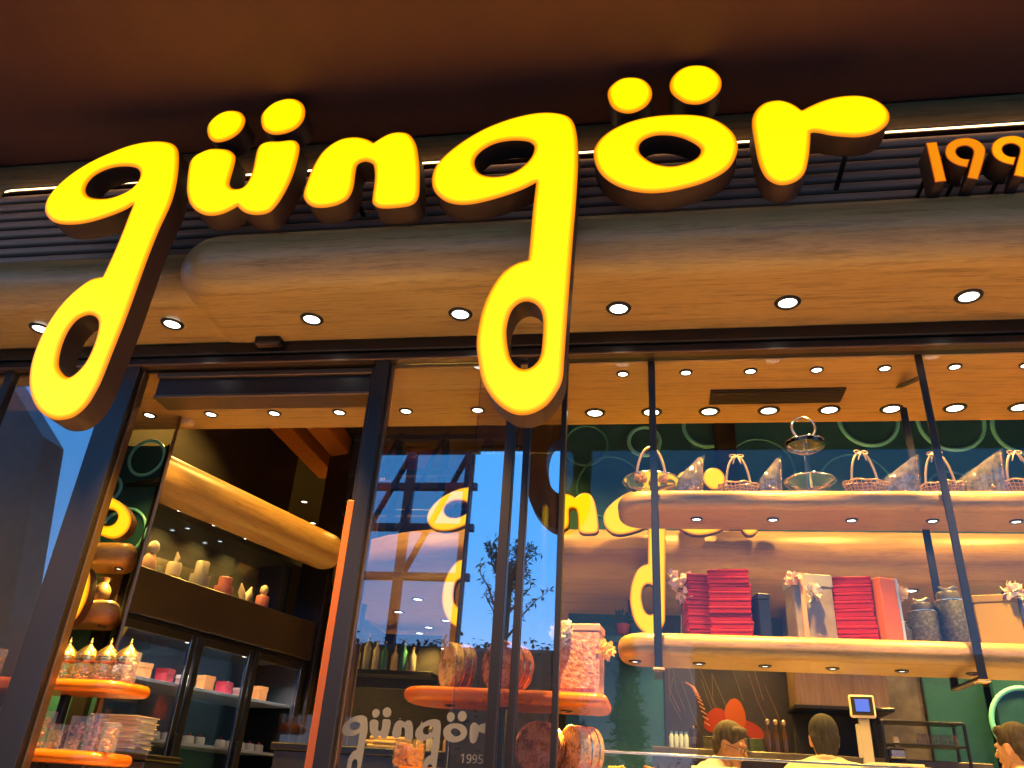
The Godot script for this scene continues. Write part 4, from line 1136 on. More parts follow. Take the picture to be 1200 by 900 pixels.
# ---------------------------------------------------------------- the hall inside
func hall():
	var b = thing("wooden_bulkhead", "long curved wooden bulkhead over the back counter", "bulkhead")
	obj("bullnose_board", G.new().slab(rounded([Vector2(-2.75, -6.55), Vector3(-2.75, -1.93, 1.45), Vector2(6.75, -1.93), Vector2(6.75, -6.55)], 0.18, 22), 2.95, 3.31, 0.175, 12), mats["wood"], b)
	var spots = [[-1.87, -2.84], [-2.18, -3.35], [-1.82, -3.66], [-2.07, -4.0], [-2.24, -4.31], [-1.72, -4.6], [-2.49, -4.85], [-2.19, -5.14], [-0.05, -2.22], [0.51, -2.22], [1.13, -2.22], [1.75, -2.22], [2.37, -2.22], [3.0, -2.22], [0.25, -2.75], [0.75, -2.75], [1.25, -2.75], [1.75, -2.75], [2.25, -2.75], [2.75, -2.75]]
	for i in spots.size():
		var lab = ("downlight in the curved left part of the bulkhead, %s from the street" % ORD[i]) if i < 8 else ("downlight in the bulkhead soffit, front row, %s from the left" % ORD[i - 8]) if i < 14 else ("downlight in the bulkhead soffit, rear row, %s from the left" % ORD[i - 14])
		downlight(Vector3(spots[i][0], 2.95, spots[i][1]), 0.055 if i < 14 else 0.035, lab, "downlights under the wooden bulkhead", HALL_LAMP * (0.5 if i < 8 else 0.30), 55, mats["ring_black"], mats["lens_white"])
	var rw = thing("ring_wall", "dark teal wall covered with raised rings above the bulkhead", "feature wall", Vector3(3.0, 3.86, -2.32))
	obj("wall_board", G.new().box(Vector3(0.08, 0, 0), Vector3(7.4, 1.12, 0.06), 0.003), mats["teal_wall"], rw)
	for q in [[-0.49, 4.07, 0.17, 1], [-0.03, 4.10, 0.12, 0], [-0.30, 3.72, 0.25, 1], [0.46, 4.23, 0.18, 0], [0.83, 3.86, 0.25, 1], [1.66, 4.26, 0.21, 0], [1.50, 3.72, 0.26, 1], [2.24, 4.24, 0.23, 0], [2.72, 4.18, 0.20, 0], [2.15, 3.66, 0.18, 1], [3.2, 3.9, 0.25, 1], [3.75, 4.2, 0.18, 0]]:
		ring_relief(rw, Vector3(q[0] - 3.0 + 0.015, q[1] - 3.86, 0.032), q[2], "ring_teal" if q[3] == 0 else "ring_deep", 0.016 if q[3] == 0 else 0.009)
	var pier = thing("teal_pier", "narrow black pier standing out of the dark teal ring wall", "pier", Vector3(0.60, 3.86, -2.26))
	obj("board", G.new().box(Vector3(0, 0, 0), Vector3(0.16, 1.12, 0.05), 0.003), mats["dark_panel"], pier)
	for k in 2:
		var t = thing("ceiling_beam", "orange lit timber beam under the dark ceiling, %s one" % ["left", "right"][k], "beam", Vector3([-3.09, -2.76][k], 4.32, -2.35), 0, "timber beams of the hall ceiling")
		var g := G.new()
		g.xf = Transform3D(Basis(Vector3.UP, PI / 2), Vector3.ZERO)
		g.box(Vector3.ZERO, Vector3(2.2, 0.16, 0.2), 0.006)
		obj("beam_board", g, mats["orange_timber"], t)
		obj("hanger", G.new().box(Vector3(0, 0.09, 0.6), Vector3(0.02, 0.06, 0.02), 0.002), mats["black_metal"], t)
	var hl = [[-4.0, -3.25], [-3.87, -4.02], [-3.88, -4.69], [-4.08, -5.47], [-3.70, -5.40], [-3.3, -1.7], [-2.2, -1.5], [-2.2, -3.2], [-1.0, -1.6], [0.2, -1.45], [1.4, -1.45], [2.6, -1.45]]
	for i in hl.size():
		downlight(Vector3(hl[i][0], 4.44, hl[i][1]), 0.05, "downlight in the dark hall ceiling, " + ["nearest the street on the far left", "second on the far left", "third on the far left", "deepest on the far left", "deep beside the fourth", "above the left display", "above the doorway side", "between the timber beams and bulkhead", "above the dark backing board", "above the counter's left end", "above the counter's middle", "above the counter's right end"][i], "downlights of the dark ceiling", HALL_LAMP, 55, mats["ring_black"], mats["lens_warm"])
	# steel lattice added in place of a frame mirrored in the sidelight
	var tr = thing("added_lattice", "added blue grey steel lattice with warm panels, in place of a reflection in the sidelight", "steel frame", Vector3(-1.85, 3.25, -2.75))
	for y in [0.06, 0.40, 0.76, 1.10]:
		obj("rail", G.new().box(Vector3(0, y, 0), Vector3(1.5, 0.05, 0.06), 0.004), mats["blue_steel"], tr)
	for x in [-0.72, -0.32, 0.10, 0.50, 0.72]:
		obj("upright", G.new().box(Vector3(x, 0.58, -0.03), Vector3(0.06, 1.15, 0.06), 0.004), mats["blue_steel"], tr)
	for x in [-0.52, -0.11, 0.30]:
		var g := G.new()
		g.tube([Vector3(x - 0.18, 0.08, 0.02), Vector3(x + 0.18, 1.08, 0.02)], 0.022, 8)
		obj("brace", g, mats["blue_steel"], tr)
	for q in [[-0.52, 0.58, 0.34], [-0.10, 0.92, 0.28], [0.30, 0.58, 0.30], [0.30, 0.24, 0.24], [-0.52, 0.93, 0.26]]:
		obj("warm_panel", G.new().box(Vector3(q[0], q[1], -0.10), Vector3(0.36, q[2] * 0.9, 0.02), 0.004), mats["orange_timber"], tr)
	# bottle shelf deep in the hall
	var s = thing("bottle_shelf", "dark shelf with bottles deep behind the sidelight", "shelf", Vector3(-2.48, 2.50, -4.05))
	obj("shelf_board", G.new().box(Vector3(0, 0.02, 0), Vector3(1.0, 0.04, 0.26), 0.003), mats["black_metal"], s)
	obj("back_board", G.new().box(Vector3(0, 0.16, -0.15), Vector3(1.0, 0.5, 0.02), 0.003), mats["dark_panel"], s)
	for i in 7:
		var x = -2.74 + i * 0.092 + 0.012 * rng.randf()
		var h = 0.20 + 0.13 * rng.randf()
		var t = thing("bottle", "%s bottle on the dark shelf behind the sidelight, %s from the left" % [["white", "silver", "white", "teal", "cream", "teal", "silver"][i], ORD[i]], "bottle", Vector3(x, 2.541, -3.99), 0, "bottles on the deep shelf")
		var c = [lin(0.6, 0.56, 0.5), lin(0.35, 0.35, 0.36), lin(0.6, 0.56, 0.5), lin(0.05, 0.2, 0.18), lin(0.55, 0.45, 0.3), lin(0.05, 0.2, 0.18), lin(0.35, 0.35, 0.36)][i]
		obj("body", G.new().lathe([Vector2(0, 0), Vector2(0.032, 0), Vector2(0.034, 0.01), Vector2(0.034, h * 0.62), Vector2(0.012, h * 0.78), Vector2(0.012, h * 0.92), Vector2(0, h * 0.92)], 14), mat("bottle_" + c.to_html(), c, 0.2), t)
		obj("cap", G.new().lathe([Vector2(0.014, h * 0.9), Vector2(0.014, h), Vector2(0, h)], 14), mats["brass"], t)
	# counter in the middle with sweets
	var ct = thing("pastry_counter", "dark glass topped pastry counter behind the sidelight", "counter", Vector3(-1.45, 0.35, -1.62))
	obj("carcass", G.new().box(Vector3(0, 0.68, 0), Vector3(1.5, 1.36, 0.6), 0.006), mats["dark_panel"], ct)
	obj("worktop", G.new().box(Vector3(0, 1.38, 0), Vector3(1.54, 0.04, 0.64), 0.006), mats["black_metal"], ct)
	obj("glass_front", G.new().box(Vector3(0, 1.48, 0.30), Vector3(1.5, 0.16, 0.008), 0.001), mats["clear_glass"], ct)
	var ps = thing("pastry_stack", "stack of pale pastry sticks on the counter behind the sidelight", "pastries", Vector3(-1.57, 1.752, -1.5))
	for i in 14:
		var g := G.new()
		g.tube([Vector3(-0.11 + 0.02 * rng.randfn(), 0.012 + (i / 5) * 0.024, -0.05 + (i % 5) * 0.026), Vector3(0.11 + 0.02 * rng.randfn(), 0.012 + (i / 5) * 0.024, -0.05 + (i % 5) * 0.026)], 0.012, 7)
		obj("stick", g, mat("pastry", lin(0.72, 0.50, 0.18), 0.6), ps)
	for i in 6:
		var t = thing("syrup_bottle", "small syrup bottle with silver stopper on the counter behind the sidelight, %s from the left" % ORD[i], "bottle", Vector3(-1.36 + i * 0.052, 1.752, -1.46 - 0.03 * (i % 2)), 0, "syrup bottles on the pastry counter")
		obj("body", G.new().lathe([Vector2(0, 0), Vector2(0.02, 0), Vector2(0.021, 0.06), Vector2(0.009, 0.085), Vector2(0.009, 0.11), Vector2(0, 0.11)], 12), mat("syrup_%d" % (i % 3), [lin(0.5, 0.3, 0.12), lin(0.55, 0.5, 0.42), lin(0.30, 0.16, 0.25)][i % 3], 0.15), t)
		obj("stopper", G.new().lathe([Vector2(0.010, 0.105), Vector2(0.016, 0.125), Vector2(0.004, 0.15), Vector2(0, 0.165)], 12), mat("knob_silver", lin(0.35, 0.33, 0.30), 0.3, 0.7), t)
	var oj = thing("candy_jar", "glass jar of orange sweets low behind the sidelight", "jar", Vector3(-1.12, 1.626, -0.40))
	obj("glass_body", G.new().lathe([Vector2(0, 0), Vector2(0.07, 0), Vector2(0.075, 0.01), Vector2(0.075, 0.10), Vector2(0.06, 0.12)], 24), mats["jar_glass"], oj)
	var sw := G.new()
	for k in 90:
		var a = rng.randf() * TAU
		var q = 0.045 + 0.018 * rng.randf()
		sw.ball(Vector3(cos(a) * q, 0.012 + rng.randf() * 0.085, sin(a) * q), Vector3(0.013, 0.010, 0.012), 6, 4)
	obj("sweets", sw, mat("orange_sweet", lin(0.70, 0.26, 0.03), 0.35), oj)
	# low counter with trays left of the doorway
	var lc = thing("tray_counter", "dark counter with white trays seen through the doorway", "counter", Vector3(-3.05, 0.35, -0.78))
	obj("carcass", G.new().box(Vector3(0.1, 0.62, 0), Vector3(0.75, 1.24, 0.34), 0.006), mats["dark_panel"], lc)
	obj("worktop", G.new().box(Vector3(0.1, 1.26, 0), Vector3(0.78, 0.03, 0.37), 0.006), mats["black_metal"], lc)
	for i in 7:
		var t = thing("white_tray", "white food tray in the stack seen through the doorway, %s from the bottom" % ORD[i], "tray", Vector3(-2.84 + 0.006 * rng.randfn(), 1.628 + i * 0.026, -0.76), 0.1 * rng.randfn(), "stack of white trays")
		obj("tray_body", G.new().slab(rounded([Vector2(-0.15, -0.09), Vector2(0.15, -0.09), Vector2(0.15, 0.09), Vector2(-0.15, 0.09)], 0.02, 4), 0, 0.019, 0.006, 4), mat("white_ceramic", lin(0.68, 0.60, 0.50), 0.3), t)
		obj("rim", G.new().slab(rounded([Vector2(-0.158, -0.098), Vector2(0.158, -0.098), Vector2(0.158, 0.098), Vector2(-0.158, 0.098)], 0.02, 4), 0.0185, 0.0235, 0.002, 3), mats["white_ceramic"], t)

# ---------------------------------------------------------------- the wall of fridges along the left aisle
func fridge_wall():
	var at := Vector3(-3.2, 0.35, -1.0)
	var turn := deg_to_rad(73.1)
	var B := Basis(Vector3.UP, turn)
	var f = thing("display_fridge", "tall black display fridge with three glass doors along the aisle", "fridge", at, turn)
	var blk = mats["black_metal"]
	obj("back_panel", G.new().box(Vector3(0.86, 1.03, -0.62), Vector3(1.80, 2.06, 0.03), 0.003), mat("fridge_lining", lin(0.05, 0.09, 0.14), 0.3), f)  # blue of the sky mirrored in the doors, put into the lining colour
	obj("side_panel", G.new().box(Vector3(-0.06, 1.03, -0.31), Vector3(0.04, 2.06, 0.62), 0.003), blk, f)
	obj("side_panel", G.new().box(Vector3(1.78, 1.03, -0.31), Vector3(0.06, 2.06, 0.62), 0.003), blk, f)
	obj("top_panel", G.new().box(Vector3(0.86, 2.05, -0.31), Vector3(1.80, 0.04, 0.60), 0.003), blk, f)
	for y in [1.72, 1.38, 0.95, 0.5, 0.1]:
		obj("fridge_shelf", G.new().box(Vector3(0.86, y, -0.32), Vector3(1.78, 0.02, 0.52), 0.002), mat("shelf_pale", lin(0.4, 0.4, 0.4), 0.3), f)
	pane_mat("fridge_glass")
	for d in [[-0.03, 0.60], [0.625, 1.155], [1.175, 1.735]]:
		var x0: float = d[0]
		var x1: float = d[1]
		var w = x1 - x0
		var g := G.new()
		for s in [0, 1]:
			g.box(Vector3(x0 + 0.022 + s * (w - 0.044), 1.02, 0.02), Vector3(0.044, 2.02, 0.03), 0.003)
			g.box(Vector3((x0 + x1) / 2, 0.035 + s * 1.97, 0.02), Vector3(w - 0.09, 0.05, 0.028), 0.003)
		var door = obj("door", g, blk, f)
		obj("door_glass", G.new().box(Vector3((x0 + x1) / 2, 1.02, 0.018), Vector3(w - 0.086, 1.925, 0.008), 0.001), coated("fridge_coated", 1.8), door)
		obj("steel_edge", G.new().box(Vector3(x1 - 0.046, 1.02, 0.037), Vector3(0.008, 1.96, 0.006), 0.001), mat("bright_steel", lin(0.65, 0.65, 0.66), 0.2, 1.0), door)
		obj("handle", G.new().box(Vector3(x1 - 0.015, 1.22, 0.055), Vector3(0.022, 0.42, 0.03), 0.006), blk, door)
	for i in 3:
		var c = [0.28, 0.88, 1.45][i]
		for k in 2:
			var q = B * Vector3(c + 0.10 - 0.20 * k, 2.03, -0.09 - 0.14 * k) + at
			downlight(q, 0.05, "round fridge lamp behind the %s fridge door, %s one" % [["nearest", "middle", "farthest"][i], ["outer", "inner"][k]], "lamps inside the display fridge", 1.7, 60, mats["ring_dark"], mats["lens_white"]).get_node("lamp").light_color = lin(0.75, 0.9, 1.0)
	for i in 11:
		var q = B * Vector3(0.68 + i * 0.10, 1.392, -0.24) + at
		if i == 5 :
			continue
		var t = thing("small_cake", "small pale cake in the fridge, %s from the street" % ORD[i if i < 5 else i - 1], "cake", q, turn, "cakes in the display fridge")
		obj("cake_body", G.new().lathe([Vector2(0, 0), Vector2(0.036, 0), Vector2(0.038, 0.008), Vector2(0.036, 0.045), Vector2(0.030, 0.052), Vector2(0, 0.054)], 18), mat("cream_icing", lin(0.72, 0.62, 0.50), 0.5), t)
		obj("topping", G.new().ball(Vector3(0, 0.06, 0), Vector3(0.012, 0.011, 0.012), 10, 6), mat("cherry", lin(0.45, 0.03, 0.03), 0.2), t)
	for i in 9:
		var q = B * Vector3(0.10 + i * 0.185 + 0.02 * rng.randf(), 1.732, -0.26) + at
		var kind = ["red", "cream", "orange"][i % 3]
		var t = thing("cake_box", "small %s cake box on the upper fridge shelf, %s from the street" % [kind, ORD[i]], "cake box", q, turn + 0.15 * rng.randfn(), "cake boxes in the display fridge")
		var h = 0.07 + 0.05 * rng.randf()
		var cm: Material = {"red": mat("fridge_red", lin(0.35, 0.02, 0.03), 0.4), "cream": mats["cream_icing"], "orange": mat("fridge_orange", lin(0.50, 0.16, 0.04), 0.4)}[kind]
		obj("tray", G.new().box(Vector3(0, h * 0.35, 0), Vector3(0.088, h * 0.7, 0.088), 0.003), cm, t)
		obj("lid", G.new().box(Vector3(0, h * 0.84, 0), Vector3(0.094, h * 0.3, 0.094), 0.003), cm, t)
	# shelf above with ornaments
	var sh = thing("ornament_shelf", "deep dark shelf above the fridge carrying ornaments", "shelf", at, turn)
	obj("fascia_board", G.new().box(Vector3(0.86, 2.215, -0.16), Vector3(1.90, 0.285, 0.36), 0.004), textured("brown_black", blend_tex(128, [lin(0.022, 0.014, 0.010), lin(0.034, 0.022, 0.016)], [0.03, 0.1], 81, 1.3), Vector3(1, 1, 1), 0.35), sh)
	obj("niche_back", G.new().box(Vector3(0.86, 2.62, -0.345), Vector3(1.90, 0.53, 0.02), 0.003), mat("smoked_mirror", lin(0.30, 0.36, 0.45), 0.06, 0.9), sh)
	obj("niche_top", G.new().box(Vector3(0.90, 2.88, -0.11), Vector3(2.0, 0.03, 0.45), 0.003), mats["dark_panel"], sh)
	obj("end_post", G.new().box(Vector3(1.84, 1.44, -0.10), Vector3(0.06, 2.9, 0.3), 0.004), mats["bronze"], sh)
	var orn = [[0.17, 0.20, "dark ornament with white round head, nearest the street", 0], [0.38, 0.19, "pale ornament cake with yellow base", 1], [0.62, 0.19, "grey two tier ornament box", 2], [0.86, 0.14, "pink two tier ornament box", 3], [1.08, 0.15, "white leaf shaped ornament", 4], [1.27, 0.19, "pink pot ornament with pale doll head", 5]]
	for q in orn:
		var t = thing("ornament", q[2] + " on the shelf above the fridge", "ornament", B * Vector3(q[0], 2.359, -0.10) + at, turn, "ornaments above the fridge")
		var cream = mat("orn_cream", lin(0.45, 0.39, 0.30), 0.5)
		var pink = mat("orn_pink", lin(0.40, 0.13, 0.13), 0.5)
		match q[3]:
			0:
				obj("base", G.new().lathe([Vector2(0, 0), Vector2(0.05, 0), Vector2(0.055, 0.02), Vector2(0.04, 0.10), Vector2(0.02, 0.13), Vector2(0, 0.13)], 18), mats["slat"], t)
				obj("head", G.new().ball(Vector3(0, 0.165, 0.01), Vector3(0.042, 0.045, 0.03), 16, 10), cream, t)
			1:
				obj("base", G.new().lathe([Vector2(0, 0), Vector2(0.06, 0), Vector2(0.06, 0.025), Vector2(0.05, 0.03), Vector2(0, 0.03)], 20), mats["yellow_card"], t)
				obj("body", G.new().lathe([Vector2(0.048, 0.03), Vector2(0.05, 0.10), Vector2(0.042, 0.12), Vector2(0, 0.122)], 20), cream, t)
				obj("plume", G.new().tube([Vector3(0, 0.12, 0), Vector3(0.01, 0.16, 0), Vector3(-0.005, 0.195, 0)], [0.012, 0.018, 0.004], 8), cream, t)
			2, 3:
				var h: float = q[1]
				obj("lower_tier", G.new().lathe([Vector2(0, 0), Vector2(0.068, 0), Vector2(0.07, 0.006), Vector2(0.068, h * 0.5), Vector2(0, h * 0.5)], 22), pink if q[3] == 3 else mats["pale_grey_card"], t)
				obj("upper_tier", G.new().lathe([Vector2(0.046, h * 0.5), Vector2(0.048, h * 0.97), Vector2(0.044, h), Vector2(0, h)], 22), pink if q[3] == 3 else mats["pale_grey_card"], t)
			4:
				obj("stand", G.new().lathe([Vector2(0, 0), Vector2(0.045, 0), Vector2(0.04, 0.02), Vector2(0, 0.025)], 18), cream, t)
				for s in [-1, 1]:
					obj("leaf", G.new().tube([Vector3(s * 0.01, 0.02, 0), Vector3(s * 0.04, 0.08, 0), Vector3(s * 0.055, 0.14, 0)], [0.02, 0.028, 0.003], 8), cream, t)
			5:
				obj("pot", G.new().lathe([Vector2(0, 0), Vector2(0.045, 0), Vector2(0.05, 0.02), Vector2(0.05, 0.09), Vector2(0.045, 0.10), Vector2(0, 0.10)], 20), pink, t)
				obj("doll_head", G.new().ball(Vector3(0, 0.145, 0), Vector3(0.032, 0.04, 0.032), 14, 9), cream, t)
	for k in 2:
		for i in 4:
			var q = B * Vector3(0.05 + i * 0.34, 2.864, -0.20 + 0.16 * k) + at
			downlight(q, 0.028, "small downlight above the ornament shelf, %s row, %s from the street" % [["inner", "outer"][k], ORD[i]], "small downlights above the ornaments", 0.5, 55, mats["ring_black"], mats["lens_white"])
	var bm = thing("wooden_beam", "thick rounded wooden beam running back above the fridge wall", "bulkhead", at, turn)
	obj("bullnose_board", G.new().slab(rounded([Vector2(0.15, 0.06), Vector3(1.66, 0.06, 0.15), Vector3(1.66, 0.37, 0.15), Vector2(0.15, 0.37)], 0.145, 10), 2.72, 3.0, 0.135, 12), mats["wood"], bm)
	var pf := rounded([Vector2(-0.37, 2.72), Vector2(-0.06, 2.72), Vector2(-0.06, 3.0), Vector2(-0.37, 3.0)], 0.134, 10)
	if Geometry2D.is_polygon_clockwise(pf):
		pf.reverse()
	var bs := G.new()
	bs.xf = Transform3D(Basis(Vector3.UP, PI / 2), Vector3.ZERO)
	bs.grp += 1
	for i in pf.size():
		var p = pf[i]
		var q = pf[(i + 1) % pf.size()]
		bs.quad(Vector3(p.x, p.y, 0.033 + 0.797 * p.x), Vector3(q.x, q.y, 0.033 + 0.797 * q.x), Vector3(q.x, q.y, 0.306), Vector3(p.x, p.y, 0.306), bs.grp)
	obj("beam_start", bs, mats["wood"], bm)
	var ep = thing("display_end_board", "thin dark end board where the wooden beam meets the left display", "end board", Vector3(-3.02, 0.35, -0.79), atan2(0.271, 0.38))
	obj("board", G.new().box(Vector3(-0.012, 1.6, 0), Vector3(0.014, 3.2, 0.44), 0.003), mats["bronze"], ep)
	obj("front_edge", G.new().box(Vector3(-0.012, 1.6, 0.222), Vector3(0.018, 3.2, 0.012), 0.003), mats["bronze_light"], ep)
	var wl = thing("aisle_wall", "dark wall panel closing the aisle behind the fridge", "wall panel", at + B * Vector3(0.9, 0, -0.72), turn)
	obj("board", G.new().box(Vector3(0, 2.05, 0), Vector3(2.2, 4.08, 0.05), 0.003), mats["dark_panel"], wl)
	var pillar = thing("aisle_pillar", "dark pillar at the far end of the fridge wall", "pillar", at + B * Vector3(2.08, 0, -0.05), turn)
	obj("shaft", G.new().box(Vector3(0, 2.04, 0), Vector3(0.34, 4.08, 0.4), 0.01), mats["brown_black"], pillar)
	obj("corner_strip", G.new().box(Vector3(0.165, 2.04, 0.2), Vector3(0.02, 4.06, 0.02), 0.003), mats["bronze_light"], pillar)

# ---------------------------------------------------------------- behind the display window
func back_counter():
	var c = thing("display_counter", "glass fronted display counter before the staff", "counter", Vector3(0.55, 0.35, -1.25))
	obj("carcass", G.new().box(Vector3(0.35, 0.60, 0), Vector3(2.6, 1.20, 0.46), 0.006), mats["dark_panel"], c)
	obj("shelf_top", G.new().box(Vector3(0.35, 1.235, 0), Vector3(2.6, 0.05, 0.48), 0.006), mats["white_marble"] if mats.has("white_marble") else textured("white_marble", blend_tex(128, [lin(0.55, 0.52, 0.47), lin(0.66, 0.63, 0.58)], [0.02, 0.1], 91, 1.6), Vector3(1, 1, 1), 0.25), c)
	obj("glass_front", G.new().box(Vector3(0.35, 1.34, 0.235), Vector3(2.6, 0.165, 0.008), 0.001), mats["clear_glass"], c)
	obj("glass_rail", G.new().box(Vector3(0.35, 1.428, 0.235), Vector3(2.6, 0.012, 0.016), 0.002), mat("bright_steel", lin(0.65, 0.65, 0.66), 0.2, 1.0), c)
	for k in 2:
		var t = thing("cookie_tray", ["tray of pale green cookies at the left end of the counter", "tray of brown cookies beside the pale green ones"][k], "cookie tray", Vector3(-0.18 + k * 0.17, 1.612, -1.17))
		obj("tray", G.new().box(Vector3(0, 0.012, 0), Vector3(0.165, 0.016, 0.22), 0.003), mats["black_metal"], t)
		var base: ArrayMesh = G.new().ball(Vector3.ZERO, Vector3(0.022, 0.009, 0.016), 10, 6).done()
		for i in 60:
			var lay = i / 16
			var o = obj("cookie", base, mat("cookie_%d_%d" % [k, i % 2], [[lin(0.50, 0.42, 0.12), lin(0.60, 0.50, 0.20)], [lin(0.30, 0.11, 0.04), lin(0.38, 0.15, 0.06)]][k][i % 2], 0.7), t)
			var s = 1.0 - lay * 0.2
			o.position = Vector3((-0.06 + (i % 4) * 0.04) * s + 0.006 * rng.randfn(), 0.03 + lay * 0.022 + 0.003 * rng.randfn(), (-0.08 + ((i / 4) % 4) * 0.052) * s)
			o.rotation = Vector3(0.4 * rng.randfn(), TAU * rng.randf(), 0.4 * rng.randfn())
	for i in 5:
		var t = thing("white_box", "small glossy white box on the display counter, %s from the left" % ORD[i], "box", Vector3(0.225 + i * 0.052, 1.611, -1.17), 0.08 * rng.randfn(), "white boxes on the display counter")
		obj("tray", G.new().box(Vector3(0, 0.05, 0), Vector3(0.048, 0.10, 0.09), 0.003), mat("white_card", lin(0.75, 0.72, 0.60), 0.4), t)
		obj("lid", G.new().box(Vector3(0, 0.115, 0), Vector3(0.050, 0.03, 0.093), 0.003), mats["white_card"], t)
	for i in 7:
		var t = thing("glazed_bun", "glazed orange bun on the display counter, %s from the left" % ORD[i], "bun", Vector3(0.51 + i * 0.058, 1.611, -1.16 - 0.02 * (i % 2)), 0, "glazed buns on the display counter")
		obj("bun", G.new().lathe([Vector2(0, 0), Vector2(0.026, 0.0), Vector2(0.029, 0.02), Vector2(0.024, 0.05), Vector2(0.014, 0.065), Vector2(0, 0.07)], 16), mat("bun_glaze", lin(0.62, 0.24, 0.06), 0.2), t)
		obj("paper_cup", G.new().lathe([Vector2(0.027, 0.0), Vector2(0.034, 0.03), Vector2(0.033, 0.03), Vector2(0.026, 0.001)], 16), mats["white_card"], t)
	# the till display on its post
	var p = thing("till_display", "small till display with blue screen on a grey post", "till display", Vector3(1.085, 1.610, -1.13), -0.12)
	obj("post", G.new().box(Vector3(0.0, 0.20, 0), Vector3(0.052, 0.40, 0.03), 0.004), mat("grey_plastic", lin(0.30, 0.26, 0.22), 0.4), p)
	obj("card_slot", G.new().box(Vector3(-0.032, 0.29, 0.004), Vector3(0.024, 0.16, 0.02), 0.004), mats["grey_plastic"], p)
	var hs := G.new()
	hs.xf = Transform3D(Basis(Vector3.RIGHT, -0.12), Vector3(0, 0.455, 0.01))
	hs.box(Vector3.ZERO, Vector3(0.125, 0.112, 0.024), 0.008)
	obj("housing", hs, mat("pale_till", lin(0.62, 0.52, 0.40), 0.4), p)
	var bz := G.new()
	bz.xf = hs.xf
	bz.box(Vector3(0, 0, 0.0135), Vector3(0.106, 0.092, 0.003), 0.001)
	obj("bezel", bz, mats["black_metal"], p)
	var sc := G.new()
	sc.xf = hs.xf
	sc.box(Vector3(0, 0.002, 0.0165), Vector3(0.068, 0.062, 0.003), 0.001)
	obj("screen", sc, glow("till_screen", lin(0.04, 0.20, 0.95), 0.9), p)
	var cb = thing("cash_till", "cream till drawer on the counter right of the post", "till", Vector3(1.215, 1.610, -1.22), -0.1)
	obj("drawer_case", G.new().box(Vector3(0, 0.085, 0), Vector3(0.26, 0.17, 0.24), 0.01), mats["pale_till"], cb)
	obj("lid_plate", G.new().box(Vector3(0, 0.181, 0), Vector3(0.27, 0.02, 0.25), 0.005), mats["grey_plastic"], cb)
	# back wall panels
	var zt = -3.12
	var mp = thing("mural_panel", "black wall panel with chalk strokes and red peppers", "mural", Vector3(0.62, 0.35, zt))
	obj("panel", G.new().box(Vector3(0, 1.29, 0), Vector3(1.04, 2.58, 0.04), 0.003), mats["dark_panel"], mp)
	var ch := mat("chalk", lin(0.22, 0.17, 0.14), 0.9)
	var chp := mat("chalk_pink", lin(0.36, 0.16, 0.11), 0.9)
	for i in 13:
		var x = -0.42 + 0.84 * rng.randf()
		var y = 1.72 + 0.25 * rng.randf()
		var g := G.new()
		g.tube([Vector3(x, y, 0.0205), Vector3(x - 0.03 - 0.06 * rng.randf(), y + 0.16, 0.0205), Vector3(x - 0.05 - 0.08 * rng.randf(), y + 0.30 + 0.1 * rng.randf(), 0.0205)], 0.0011, 4)
		obj("chalk_stroke", g, ch if i % 4 else chp, mp)
	for i in 14:
		var f = i / 13.0
		var g := G.new()
		g.tube([Vector3(-0.34 + 0.13 * f - 0.02, 2.06 - 0.28 * f * f + 0.012, 0.021), Vector3(-0.34 + 0.13 * f + 0.02, 2.06 - 0.28 * f * f - 0.012, 0.021)], 0.006, 5)
		obj("chalk_stroke", g, chp, mp)
	for q in [[-0.14, 1.80, 0.10, 0.085, 0.5, 0], [0.0, 1.86, 0.075, 0.105, 0.2, 1], [0.10, 1.76, 0.11, 0.05, -0.5, 0]]:
		var pts := PackedVector2Array()
		for i in 24:
			var a = TAU * i / 24
			pts.append(Vector2(cos(a) * q[2], sin(a) * q[3] * (1.0 + 0.25 * cos(a))).rotated(q[4]) + Vector2(q[0], q[1]))
		obj("red_pepper", G.new().prism(pts, 0.0195, 0.0225 + 0.001 * q[5]), mat("mural_red_%d" % q[5], [lin(0.22, 0.012, 0.008), lin(0.28, 0.045, 0.010)][q[5]], 0.8), mp)
	var lt = thing("teal_wall_panel", "teal wall panel at the left end of the back counter", "wall panel", Vector3(-0.42, 0.35, zt - 0.02))
	obj("panel", G.new().box(Vector3(0.14, 1.29, 0), Vector3(0.76, 2.58, 0.04), 0.003), mats["teal_wall"], lt)
	var gp = thing("stone_panel", "grey stone wall panel between the hood and the green panel", "wall panel", Vector3(1.80, 0.35, zt - 0.01))
	obj("panel", G.new().box(Vector3(0, 1.29, 0), Vector3(0.36, 2.58, 0.04), 0.003), textured("grey_stone", blend_tex(128, [lin(0.05, 0.042, 0.038), lin(0.11, 0.095, 0.085)], [0.02, 0.08], 92, 1.8), Vector3(1.2, 1.2, 1.2), 0.35), gp)
	var gp2 = thing("green_panel", "bright teal green wall panel right of the grey stone", "wall panel", Vector3(2.20, 0.35, zt))
	obj("panel", G.new().box(Vector3(-0.01, 1.29, 0), Vector3(0.42, 2.58, 0.05), 0.003), mats["green_wall"], gp2)
	obj("edge_trim", G.new().box(Vector3(-0.223, 1.29, 0.01), Vector3(0.012, 2.58, 0.06), 0.002), mats["black_metal"], gp2)
	var rp = thing("ring_panel", "green wall panel with one large teal ring at the right edge", "wall panel", Vector3(2.95, 0.35, -2.95))
	obj("panel", G.new().box(Vector3(0, 1.29, 0), Vector3(1.10, 2.58, 0.05), 0.003), mats["green_wall"], rp)
	ring_relief(rp, Vector3(-0.36, 1.86, 0.028), 0.24, "ring_teal", 0.018)
